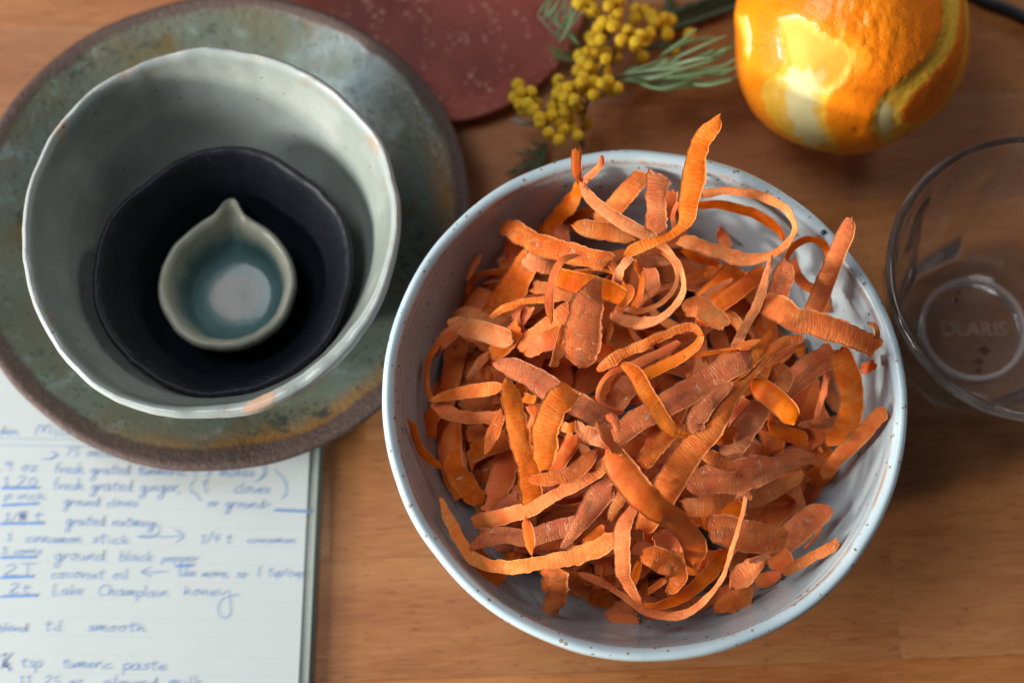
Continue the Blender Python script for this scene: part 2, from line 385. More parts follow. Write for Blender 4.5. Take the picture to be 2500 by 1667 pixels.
me = lathe('plate', rprof, M_red, 0, 0, 0, 160, sub=6, rad=lambda a, r, z, m: .0006 * an(a, 1.1, 1) * r / .06)
obj_at('red_plate', me, (RX, RY, 0), label='brick red clay plate with pale specks behind the green dish', category='plate')

# ================================================================== NOTEBOOK
NR = R(-2.0)
NBZ = .0048
e1 = at(778, 1100, NBZ); e2 = at(752, 1667, NBZ)
d = (e1 - e2)[:2]; NANG = math.atan2(d[1], d[0]) - math.pi / 2
NO = Vector((e1[0], e1[1], 0))
nb = empty('notebook', (NO.x, NO.y, 0), 'open ruled notebook page with blue handwritten recipe, lying partly beneath the green dish', 'notebook')
nb.rotation_euler[2] = NANG
cN, sN = math.cos(-NANG), math.sin(-NANG)
def nloc(p):  # world -> notebook local
    x, y = p[0] - NO.x, p[1] - NO.y
    return (cN * x - sN * y, sN * x + cN * y)
def ntext(c, p, z): return nloc(atc(c, p, z))
def paper(name, base, rules=True, mx=None):
    t = NT(name); o = t.tc.outputs['Object']; s = t.sep(o)
    c = t.mix(t.noise(o, 60, 3, .6), base, tuple(v * .95 for v in base))
    if rules:
        skew = t.math('ADD', s[1], t.math('MULTIPLY', s[0], RSK))
        f = t.math('FRACT', t.math('DIVIDE', t.math('SUBTRACT', RY0, skew), RSP))
        ln = t.math('MULTIPLY', t.math('LESS_THAN', f, .045), t.math('LESS_THAN', skew, RY0 + .0002))
        c = t.mix(t.math('MULTIPLY', ln, .55), c, (.42, .47, .52))
        for k in (0.0, .0028):
            l2 = t.math('LESS_THAN', t.math('ABSOLUTE', t.math('SUBTRACT', skew, RHEAD + k)), .00026)
            c = t.mix(t.math('MULTIPLY', l2, .6), c, (.20, .34, .50))
    return t.set(color=c, rough=.75, spec=.15, normal=t.bump(t.noise(o, 900, 3, .6), .1, .0002))
a1 = ntext('G', (60, 1147), NBZ); a2 = ntext('G', (1400, 1172), NBZ); RSK = -(a2[1] - a1[1]) / (a2[0] - a1[0])
RY0 = ntext('G', (60, 532), NBZ)[1] + RSK * ntext('G', (60, 532), NBZ)[0]
RSP = (RY0 - (a1[1] + RSK * a1[0])) / 7.0
q = ntext('G', (100, 412), NBZ); RHEAD = q[1] + RSK * q[0]
M_page = paper('white_ruled_paper', (.50, .555, .565)); M_page2 = paper('grey_green_page_edge', (.34, .385, .35))
t = NT('notebook_cover'); M_cov = t.set(color=(.22, .235, .21), rough=.6)
def slab(name, x0, x1, y0, y1, z0, z1, mat, curl=0):
    nx, ny = 16, 30; V = []; Fc = []
    for zz, top in ((z1, 1), (z0, 0)):
        for j in range(ny + 1):
            for i in range(nx + 1):
                x = x0 + (x1 - x0) * i / nx; y = y0 + (y1 - y0) * j / ny
                V.append((x, y, zz + (curl * (.5 + .5 * math.sin(y * 40)) * (i / nx) ** 6 if curl else 0)))
    n = (nx + 1) * (ny + 1)
    for j in range(ny):
        for i in range(nx):
            a = j*(nx+1)+i; Fc.append((a, a+1, a+nx+2, a+nx+1)); Fc.append((n+a, n+a+nx+1, n+a+nx+2, n+a+1))
    for j in range(ny):
        a = j*(nx+1); b = a+nx; Fc.append((a, a+nx+1, n+a+nx+1, n+a)); Fc.append((b, n+b, n+b+nx+1, b+nx+1))
    for i in range(nx):
        a = i; b = ny*(nx+1)+i; Fc.append((a, n+a, n+a+1, a+1)); Fc.append((b, b+1, n+b+1, n+b))
    me = mesh(name, V, Fc, mat, False)
    o = bpy.data.objects.new(name, me); link(o, nb); return o
YT, YB = .052, -.16
slab('cover', -.17, .0012, YB - .001, YT + .001, .0002, .0010, M_cov)
slab('page_block', -.168, 0, YB, YT, .0012, .0042, M_page2)
slab('page', -.168, -.0036, YB, YT, .0044, NBZ, M_page, .0003)
# handwriting: a small stroke alphabet, (x, y) with x-height 1, ascender 2, descender -1
L = {
 'a': [[(.7,.9),(.3,1),(0,.5),(.2,0),(.6,.3),(.72,.95),(.75,.1),(1,0)]], 'b': [[(.1,2),(.1,0),(.5,0),(.75,.5),(.5,1),(.1,.7)]],
 'c': [[(.7,.8),(.4,1),(.05,.5),(.3,0),(.8,.15)]], 'd': [[(.6,.9),(.2,.9),(0,.4),(.3,0),(.65,.4),(.75,2),(.7,.2),(.95,0)]],
 'e': [[(.05,.45),(.6,.6),(.5,1),(.15,.9),(.05,.35),(.35,0),(.8,.2)]], 'f': [[(.75,1.8),(.5,2),(.3,1.6),(.25,0)],[(0,.95),(.65,1.05)]],
 'g': [[(.65,.9),(.25,1),(0,.5),(.3,.1),(.65,.5),(.7,1),(.65,-.8),(.25,-1.3),(.05,-.8),(.9,.2)]], 'h': [[(.1,2),(.1,0),(.25,.8),(.55,.95),(.65,.1),(.9,0)]],
 'i': [[(.15,1),(.15,.1),(.4,0)],[(.15,1.5),(.18,1.55)]], 'j': [[(.3,1),(.25,-1)]], 'k': [[(.1,2),(.1,0)],[(.65,1),(.15,.45),(.75,0)]],
 'l': [[(.15,2),(.12,.1),(.4,0)]], 'm': [[(0,0),(.05,.9),(.2,.9),(.3,0),(.35,.8),(.6,.95),(.65,0),(.72,.8),(.95,.9),(1.0,.05),(1.2,0)]],
 'n': [[(0,1),(.05,0),(.2,.85),(.55,.95),(.62,.05),(.85,0)]], 'o': [[(.4,1),(.05,.6),(.25,0),(.65,.3),(.6,.9),(.35,1),(.9,.85)]],
 'p': [[(.1,1),(.05,-1)],[(.1,.8),(.5,1),(.7,.5),(.4,0),(.1,.2)]], 'q': [[(.6,1),(.1,.6),(.3,0),(.6,.4),(.6,-1)]],
 'r': [[(.05,1),(.1,0),(.2,.8),(.55,1),(.6,.8)]], 's': [[(.6,.9),(.25,1),(.15,.65),(.55,.35),(.4,0),(0,.1)]], 't': [[(.35,1.8),(.3,.1),(.6,0)],[(0,1.15),(.75,1.2)]],
 'u': [[(0,1),(.05,.15),(.35,0),(.6,.9),(.62,.1),(.85,0)]], 'v': [[(0,1),(.3,0),(.65,1)]], 'w': [[(0,1),(.2,0),(.45,.8),(.6,0),(.9,1)]],
 'x': [[(0,1),(.7,0)],[(.7,1),(0,0)]], 'y': [[(0,1),(.1,.3),(.45,.3),(.65,1),(.6,-.8),(.2,-1.4),(.05,-.7),(.8,.3)]], 'z': [[(0,1),(.6,1),(0,0),(.7,0)]],
 'T': [[(.45,2),(.45,0)],[(0,2),(1,2.05)]], 'H': [[(.1,2),(.05,0)],[(.75,2),(.7,0)],[(.05,1),(.75,1)]], 'L': [[(.1,2),(.05,0),(.8,0)]], 'C': [[(.9,1.8),(.5,2.1),(.05,1.2),(.3,.1),(.9,.2)]],
 'M': [[(0,0),(.15,1.9),(.5,1.6),(.55,.4),(.8,2),(1.1,1.7),(1.1,0)]],
 '0': [[(.4,1.8),(.05,1),(.4,0),(.8,1),(.4,1.8)]], '1': [[(.1,1.3),(.3,1.8),(.3,0)],[(0,0),(.6,0)]], '2': [[(.05,1.4),(.4,1.8),(.7,1.3),(0,0),(.8,0)]],
 '3': [[(.05,1.7),(.6,1.7),(.3,1.0),(.7,.6),(.4,0),(0,.1)]], '4': [[(.1,1.8),(.05,.9),(.7,.9)],[(.6,1.8),(.55,0)]], '5': [[(.7,1.8),(.2,1.8),(.1,1.1),(.6,.9),(.6,.2),(.05,0)]],
 '7': [[(0,1.8),(.7,1.8),(.2,0)]], '9': [[(.6,1.3),(.3,1.8),(.05,1.3),(.4,1),(.65,1.5),(.6,0)]], '/': [[(.7,2),(0,-.1)]], '.': [[(.1,0),(.18,.08)]], ',': [[(.2,.1),(.05,-.4)]],
 '-': [[(0,.6),(.6,.6)]], '=': [[(0,.8),(.6,.85)],[(0,.4),(.6,.45)]], '(': [[(.5,2.1),(.1,1),(.5,-.4)]], ')': [[(0,2.1),(.4,1),(.05,-.4)]], '"': [[(.1,1.9),(.15,1.5)],[(.35,1.9),(.4,1.5)]],
 '#': [[(.15,1.8),(.1,0)],[(.3,1.8),(.25,0)],[(.45,1.7),(.4,0)],[(0,.9),(.7,1)],[(.6,1.8),(.55,0)],[(0,1.3),(.7,.4)]],
}
t = NT('blue_ballpoint_ink'); M_ink = t.set(color=(.10, .25, .60), rough=.5)
t = NT('dark_blue_ink'); M_ink2 = t.set(color=(.03, .10, .38), rough=.5)
def ink(name, strokes, mat=M_ink, wd=.00013):
    V = []; Fc = []
    for st in strokes:
        P = [ntext('G', p, NBZ) for p in st]
        Q, _, _ = spline([(x, y, 0) for x, y in P], ds=.0004)
        T = np.gradient(Q, axis=0); T /= (np.linalg.norm(T, axis=1)[:, None] + 1e-12)
        b = len(V)
        for q, tt_ in zip(Q, T):
            w_ = wd * (.75 + .5 * rng.random())
            V.append((q[0] - tt_[1]*w_, q[1] + tt_[0]*w_, NBZ + .00035)); V.append((q[0] + tt_[1]*w_, q[1] - tt_[0]*w_, NBZ + .00035))
        for i in range(len(Q) - 1): Fc.append((b+2*i, b+2*i+1, b+2*i+3, b+2*i+2))
    o = bpy.data.objects.new(name, mesh(name, V, Fc, mat, False)); link(o, nb)
def write(txt, x0, y0, x1, xh=26, mat=M_ink, slope=.018):
    adv = []; x = 0
    for ch in txt:
        adv.append(x)
        if ch == ' ': x += .9; continue
        x += max(p[0] for s in L[ch] for p in s) + (.10 if ch.islower() else .3)
    sx = (x1 - x0) / x
    st = []
    for ch, a in zip(txt, adv):
        if ch == ' ': continue
        jy = rng.uniform(-2, 2); js = rng.uniform(.88, 1.12)
        for s in L[ch]:
            st.append([(x0 + (a + p[0]) * sx + p[1] * 3 , y0 + slope * (a + p[0]) * sx - p[1] * xh * js + jy + rng.uniform(-1, 1)) for p in s])
    ink('handwriting', st, mat)
for a in [('den', -10, 358, 90, 20), ('Milk', 170, 362, 370, 26), ('.75 oncess', 300, 465, 600, 22), ('.9 oz', 0, 535, 180, 24), ('fresh grated turmeric ( 3 inches )', 262, 548, 1290, 25),
          ('1.20', 12, 612, 188, 26), ('fresh grated ginger, ( "    cloves', 255, 628, 1310, 26), ('p.inch', 20, 672, 225, 18), ('ground cloves', 308, 705, 668, 22), ('or ground=', 1005, 712, 1318, 22),
          ('1/', 22, 778, 90, 22), ('t', 160, 778, 212, 28), ('grated nutmeg', 318, 800, 752, 24), ('1', 30, 872, 70, 20), ('cinnamon', 122, 882, 398, 24), ('stick', 445, 886, 628, 24), ('1/4 t.', 975, 884, 1140, 24),
          ('cinnamon', 1200, 884, 1440, 18), ('3 corns', 5, 938, 200, 17), ('ground', 262, 968, 515, 26), ('black', 578, 972, 745, 24), ('pepper', 785, 975, 965, 20), ('2T', 18, 1045, 190, 26),
          ('coconut oil', 245, 1055, 625, 24), ('Use more, so', 865, 1050, 1200, 18) if 'U' in L else ('like more, so', 865, 1050, 1200, 20), ('1 tsp/cup', 1248, 1045, 1475, 20), ('2t', 45, 1128, 148, 24),
          ('Lake', 255, 1138, 405, 24), ('Champlain', 475, 1142, 820, 26), ('hone', 892, 1140, 1060, 24), ('blend', -12, 1315, 138, 22), ('til', 212, 1312, 305, 26), ('smooth', 425, 1312, 712, 24),
          ('tsp', 98, 1488, 205, 26), ('tumeric', 300, 1492, 545, 26), ('paste', 595, 1500, 815, 26), ('11 .25 oz', 90, 1575, 400, 24), ('almond', 500, 1580, 770, 24), ('milk', 820, 1578, 985, 24)]:
    write(*a)
write('#', 88, 778, 140, 24, M_ink2)
ink('handwriting', [[(200, 482), (240, 478), (275, 460)], [(245, 440), (275, 460), (240, 485)]])
ink('handwriting', [[(662, 855), (720, 862), (760, 845), (775, 815), (745, 790)], [(680, 852), (780, 858), (885, 855)], [(850, 822), (890, 855), (852, 885)]])
ink('handwriting', [[(812, 1028), (740, 1030), (688, 1028)], [(730, 1005), (688, 1028), (735, 1052)]])
ink('handwriting', [[(1060, 1110), (1075, 1140), (1110, 1120), (1118, 1180), (1120, 1230), (1090, 1252), (1060, 1225), (1070, 1170), (1115, 1145), (1165, 1140)]])
ink('handwriting', [[(1290, 500), (1290, 555), (1240, 590)], [(1335, 530), (1385, 590), (1388, 650), (1365, 672)], [(1005, 575), (992, 610), (1005, 650)], [(945, 640), (975, 685)]])
ink('handwriting', [[(8, 622), (190, 620)]], wd=.0004)
for st in ([(8, 705), (185, 696)], [(0, 794), (212, 792)], [(0, 958), (175, 956)], [(0, 1056), (160, 1050)], [(0, 1148), (182, 1142)], [(1332, 728), (1510, 736)], [(850, 1000), (940, 996)]): ink('handwriting', [st], wd=.0004)
ink('handwriting', [[(0, 1440), (30, 1425), (15, 1490), (50, 1470)], [(0, 1500), (60, 1420)], [(5, 1470), (55, 1500)], [(10, 1450), (50, 1510)]], M_ink2)

# ================================================================== ORANGE
def orange():
    zc = .0475; c = at(2070, 86, zc); Rr = .0465
    NU, NV = 300, 200
    polys = [  # peeled-to-the-pith areas and one painted ridge highlight, outlines in photo pixels
        [(480,150),(560,125),(640,120),(740,150),(790,220),(860,262),(920,290),(1000,320),(1085,395),(1065,480),(1005,600),(960,670),(880,720),(842,780),(832,860),(845,950),(885,1050),(960,1170),(850,1200),(700,1150),(560,1070),(440,950),(370,840),(335,720),(350,620),(450,560),(505,480),(500,380),(470,250)],
        [(120,110),(235,105),(275,250),(280,380),(235,480),(160,420),(140,300)],
        [(1782,-200),(1838,-200),(1835,120),(1800,290),(1725,440),(1600,590),(1480,710),(1405,800),(1378,900),(1410,980),(1480,1005),(1560,985),(1640,930),(1600,1010),(1450,1095),(1340,1100),(1262,1062),(1215,985),(1240,860),(1290,750),(1450,625),(1600,500),(1700,385),(1765,240),(1775,0)],
        [(1905,0),(1925,0),(1935,200),(1915,380),(1850,620),(1740,830),(1620,970),(1600,960),(1720,810),(1830,600),(1895,380),(1912,200)],  # ridge highlight, painted in as a thin pith-coloured line
    ]
    def sdist(px, py, poly):
        P = np.array([cpx('H', q) for q in poly]); Q = np.roll(P, -1, 0)
        dmin = np.full(px.shape, 1e9); ins = np.zeros(px.shape, bool)
        for a, b in zip(P, Q):
            ab = b - a; tt_ = np.clip(((px - a[0]) * ab[0] + (py - a[1]) * ab[1]) / (ab @ ab + 1e-9), 0, 1)
            dmin = np.minimum(dmin, np.hypot(px - a[0] - tt_ * ab[0], py - a[1] - tt_ * ab[1]))
            cond = (a[1] > py) != (b[1] > py)
            xi = a[0] + (py - a[1]) / (b[1] - a[1] + 1e-12) * ab[0]
            ins ^= cond & (px < xi)
        return np.where(ins, -dmin, dmin)
    V = []; 
    th = np.linspace(0, math.pi, NV + 1); ph = np.linspace(0, 2*math.pi, NU, endpoint=False)
    TT, PP = np.meshgrid(th, ph, indexing='ij')
    D = np.stack([np.sin(TT)*np.cos(PP), np.sin(TT)*np.sin(PP), np.cos(TT)], -1)
    W = c + D * Rr
    # project to the photo
    q = W - np.array([0, 0, CAMH]); xc = q[..., 0]; yc = CT*q[..., 1] + ST*q[..., 2]; zc_ = -ST*q[..., 1] + CT*q[..., 2]
    px = 1250 + F * xc / -zc_; py = 833.5 - F * yc / -zc_
    vis = ((np.array([0, 0, CAMH]) - W) * D).sum(-1) > -.01
    dd = np.full(px.shape, 50.0)
    wob = np.array([mnoise.noise(tuple(v * 22)) for v in D.reshape(-1, 3)]).reshape(px.shape)
    wob2 = np.array([mnoise.noise(tuple(v * 60)) for v in D.reshape(-1, 3)]).reshape(px.shape)
    dh = np.full(px.shape, 50.0)
    for i, po in enumerate(polys):
        if i < 2: dh = np.minimum(dh, sdist(px, py, po) + wob * 5)
        dd = np.minimum(dd, sdist(px, py, po) - (13 if i == 2 else 4 if i == 3 else 0) + wob * 5 + wob2 * 4)
    dd = np.where(vis, dd, 50)
    pith = np.clip((4 - dd) / 16, 0, 1)
    white = np.zeros_like(pith)
    for (wx, wy, ww, wh) in ((640, 660, 170, 150), (625, 760, 130, 150), (630, 860, 120, 150), (670, 960, 110, 130), (740, 1070, 110, 90), (230, 260, 60, 200), (1300, 930, 70, 150)):
        s_ = cpx('H', (wx, wy)); white = np.maximum(white, np.exp(-(((px - s_[0]) / (ww/3.136)) ** 2 + ((py - s_[1]) / (wh/3.136)) ** 2)))
    white = np.clip(white * .9 + .25 * np.array([mnoise.fractal(tuple(v * 14 + 3), 1, 2, 3) for v in D.reshape(-1, 3)]).reshape(px.shape), 0, 1) * pith
    disp = np.zeros_like(pith)
    disp -= .0011 * np.clip((3 - dd) / 22, 0, 1)
    wr = np.array([mnoise.fractal(tuple(v * np.array([9, 9, 5])), 1, 2, 4) for v in D.reshape(-1, 3)]).reshape(px.shape)
    big = np.array([mnoise.noise(tuple(v * 1.7 + 4)) for v in D.reshape(-1, 3)]).reshape(px.shape)
    s_ = cpx('H', (1080, 300)); lump = np.exp(-(((px - s_[0]) / 75) ** 2 + ((py - s_[1]) / 110) ** 2))
    disp += .0009 * wr * (lump * .8 + .2) * (1 - pith * .7) + .0018 * big
    s_ = cpx('H', (1080, 1010)); disp -= .0010 * np.exp(-(((px - s_[0]) / 9) ** 2 + ((py - s_[1]) / 8) ** 2))
    s_ = cpx('H', (130, 300)); disp -= .0025 * np.exp(-(((px - s_[0]) / 30) ** 2 + ((py - s_[1]) / 60) ** 2))
    W = D * (Rr + disp)[..., None]
    W[..., 2] *= .975
    Vv = W.reshape(-1, 3); Fc = []
    for j in range(NV):
        for i in range(NU):
            a = j*NU+i; b = j*NU+(i+1) % NU; Fc.append((a, a+NU, b+NU, b))
    t = NT('orange_zest_and_pith'); o = t.tc.outputs['Object']
    pi_ = t.attr('pith')['Fac']; wh_ = t.attr('white')['Fac']
    fuzz = t.math('ADD', pi_, t.math('MULTIPLY', t.math('SUBTRACT', t.noise(o, 520, 3, .7), .5), .55))
    zest = t.mix(t.ramp(t.noise(o, 30, 3, .5), .3, .7), (.95, .24, .004), (.90, .17, .003))
    zest = t.mix(t.math('MULTIPLY', t.math('MULTIPLY', t.attr('halo')['Fac'], .8), t.ramp(t.noise(o, 90, 3, .6), .3, .7, .5, 1)), zest, (.92, .36, .012))
    pcol = t.mix(t.ramp(t.math('ADD', wh_, t.math('MULTIPLY', t.math('SUBTRACT', t.noise(o, 250, 3, .7), .5), .5)), .15, .7), (.84, .46, .035), (.76, .66, .32))
    c_ = t.mix(t.ramp(fuzz, .25, .6), zest, pcol)
    pore = t.math('MULTIPLY', t.ramp(t.voro(o, 520), .10, .30, 1, 0), t.ramp(pi_, .2, .6, 1, 0))
    freck = t.math('MULTIPLY', t.math('LESS_THAN', t.voro(t.map(o, loc=(2, 1, 3)), 170), .12), t.ramp(t.noise(o, 45, 2, .5), .56, .64))
    c_ = t.mix(t.math('MULTIPLY', t.math('MULTIPLY', freck, t.ramp(pi_, .2, .6, 1, 0)), .8), c_, (.20, .05, .01))
    h = t.math('ADD', t.math('MULTIPLY', pore, -.8), t.math('MULTIPLY', t.noise(o, 160, 4, .6), .8))
    m = t.set(color=c_, rough=t.ramp(pi_, 0, 1, .30, .6), spec=.5, normal=t.bump(h, .5, .0005), sss=.2)
    t.b.inputs['Subsurface Radius'].default_value = (1, .45, .1); t.b.inputs['Subsurface Scale'].default_value = .004
    me = mesh('orange', Vv, Fc, m)
    for nm, arr in (('pith', pith), ('white', white), ('halo', np.where(vis, np.exp(-np.maximum(dh, 0) / 30), 0))):
        at_ = me.attributes.new(nm, 'FLOAT', 'POINT'); at_.data.foreach_set('value', arr.ravel().astype('f'))
    obj_at('orange', me, (c[0], c[1], zc), label='orange with strips of zest pared off showing yellow pith, at the top edge', category='orange')
orange()

# ================================================================== GLASS
def glass_mat():
    t = NT('clear_glass'); t.t.nodes.remove(t.b)
    g = t.n('BsdfGlass'); g.inputs['IOR'].default_value = 1.47; g.inputs['Roughness'].default_value = .0
    g.inputs['Color'].default_value = (.965, .975, .98, 1)
    tr = t.n('BsdfTransparent'); tr.inputs[0].default_value = (.97, .975, .98, 1); mx = t.n('MixShader'); mx.inputs[0].default_value = .05
    t.t.links.new(g.outputs[0], mx.inputs[1]); t.t.links.new(tr.outputs[0], mx.inputs[2]); df = t.n('BsdfDiffuse'); df.inputs[0].default_value = (.72, .74, .78, 1); m2 = t.n('MixShader'); t.put(m2.inputs[0], t.ramp(t.noise(t.tc.outputs['Object'], 55, 3, .6), .35, .7, .008, .045)); t.t.links.new(mx.outputs[0], m2.inputs[1]); t.t.links.new(df.outputs[0], m2.inputs[2]); t.t.links.new(m2.outputs[0], t.out.inputs[0]); return t.m
GZ = .080; GX, GY = at(2533, 671, GZ)[:2]; M_glass = glass_mat()
gprof = [(0, .0078), (.020, .0078), (.0262, .0085), (.0300, .0112), (.0345, .022), (.0395, .040), (.0445, .058), (.0485, .073), (.0500, .0788), (.0513, .0803), (.0526, .0796), (.0530, .0775),
         (.0512, .070), (.0475, .055), (.0430, .038), (.0380, .020), (.0345, .006), (.0325, .0010), (.0300, .0004), (.0215, .0004), (.0200, .0016), (.0185, .0028), (0, .0030)]
def gr(a, r, z, m):
    if r < .024 or z > .062: return 0
    n = 10; s = 2*math.pi/n; d = ((a + .2) % s) - s/2
    k = math.cos(s/2) / math.cos(d)       # 1 at the corners, less on the flats
    f = max(0, min(1, (.062 - z) / .012))
    outer = (r > np.interp(z, [0, .008, .011, .022, .04, .058, .08], [.028, .028, .0315, .0365, .0415, .0465, .0515]))
    if outer: return r * (k / math.cos(s/2) * .985 - 1) * f * 1.0
    return r * (k / math.cos(s/2) * .985 - 1) * f * .7
me = lathe('glass', gprof, M_glass, 0, 0, 0, 240, sub=5, rad=gr)
gl = obj_at('tumbler', me, (GX, GY, 0), label='clear faceted glass tumbler beside the carrot bowl, cut by the right edge', category='glass')
# raised lettering and ring on the inside of the base
def base_ring():
    V = []; Fc = []; N = 90
    for j in range(9):
        b = math.pi * j / 8
        for i in range(N):
            a = 2*math.pi*i/N; r = .0205 + .0011 * math.cos(b); V.append((r*math.cos(a), r*math.sin(a), .0079 + .0011 * math.sin(b)))
    for j in range(8):
        for i in range(N): Fc.append((j*N+i, j*N+(i+1) % N, (j+1)*N+(i+1) % N, (j+1)*N+i))
    t = NT('frosted_glass'); m = t.set(color=(.62, .54, .52), rough=.5, spec=.3)
    t.b.inputs['Alpha'].default_value = .6
    return mesh('base_ring', V, Fc, m), m
me, M_frost = base_ring(); o = link(bpy.data.objects.new('base_ring', me), gl)
def lettering(txt, size, y, name='embossed_lettering'):
    cu = bpy.data.curves.new(name, 'FONT'); cu.body = txt; cu.size = size; cu.align_x = 'CENTER'; cu.extrude = .0002; cu.bevel_depth = .00012
    tmp = bpy.data.objects.new('tmp', cu); col.objects.link(tmp)
    dg = bpy.context.evaluated_depsgraph_get(); me = bpy.data.meshes.new_from_object(tmp.evaluated_get(dg))
    bpy.data.objects.remove(tmp); me.materials.clear()
    t = NT('worn_glass_letter'); m = t.set(color=(.48, .34, .30), rough=.5); t.b.inputs['Alpha'].default_value = .24; me.materials.append(m)
    o = link(bpy.data.objects.new(name, me), gl); o.location = (0, y, .0082); return o
lettering('DLARIS', .0085, -.003)
t = NT('dark_red_residue'); M_res = t.set(color=(.10, .012, .008), rough=.3, ); t.b.inputs['Alpha'].default_value = .7
def blob(cx, cy, r, seed):
    V = [(0, 0, .0006)]; N = 20
    for i in range(N):
        a = 2*math.pi*i/N; q = r * (1 + .5 * an(a, seed, 1.4)); V.append((q*math.cos(a), q*math.sin(a), 0))
    me = mesh('residue', V, [(0, 1+i, 1+(i+1) % N) for i in range(N)], M_res)
    o = link(bpy.data.objects.new('juice_stain', me), gl); o.location = (cx - GX, cy - GY, .0083)
for x, y, r in ((545, 450, .0010), (520, 525, .0013), (800, 1000, .0022), (745, 1110, .0017), (575, 1090, .0010), (740, 1195, .0011), (945, 1195, .0007)):
    p = atc('L', (x, y), .008); blob(p[0], p[1], r, x * .01)

# ---- black cord in the corner
t = NT('black_rubber'); M_cord = t.set(color=(.008, .008, .009), rough=.5)
def tube(name, pts, rad, mat, N=10, ds=.002):
    rs = rad if isinstance(rad, (list, tuple)) else [rad] * len(pts)
    Q, tt_, _ = spline([(*p, r) for p, r in zip(pts, rs)], ds=ds)
    P = Q[:, :3]; T = np.gradient(P, axis=0); T /= np.linalg.norm(T, axis=1)[:, None]
    V = []; Fc = []
    for p, tn, r in zip(P, T, Q[:, 3]):
        u = np.cross(tn, [0, 0, 1]) if abs(tn[2]) < .9 else np.cross(tn, [1, 0, 0]); u /= np.linalg.norm(u); v = np.cross(u, tn)
        for i in range(N):
            a = 2*math.pi*i/N; V.append(tuple(p + r * (u*math.cos(a) + v*math.sin(a))))
    for j in range(len(P) - 1):
        for i in range(N): Fc.append((j*N+i, j*N+(i+1) % N, (j+1)*N+(i+1) % N, (j+1)*N+i))
    Fc.append(tuple(range(N))); Fc.append(tuple(range((len(P)-1)*N, len(P)*N))[::-1])
    return mesh(name, V, Fc, mat)
cp = [atc('H', p, .003) for p in ((1500, -260), (1800, -120), (2050, 10), (2230, 75), (2420, 170), (2700, 330))]
o = bpy.data.objects.new('power_cable', tube('power_cable', cp, .0028, M_cord)); link(o, label='black power cable crossing the top right corner of the table', category='cord')

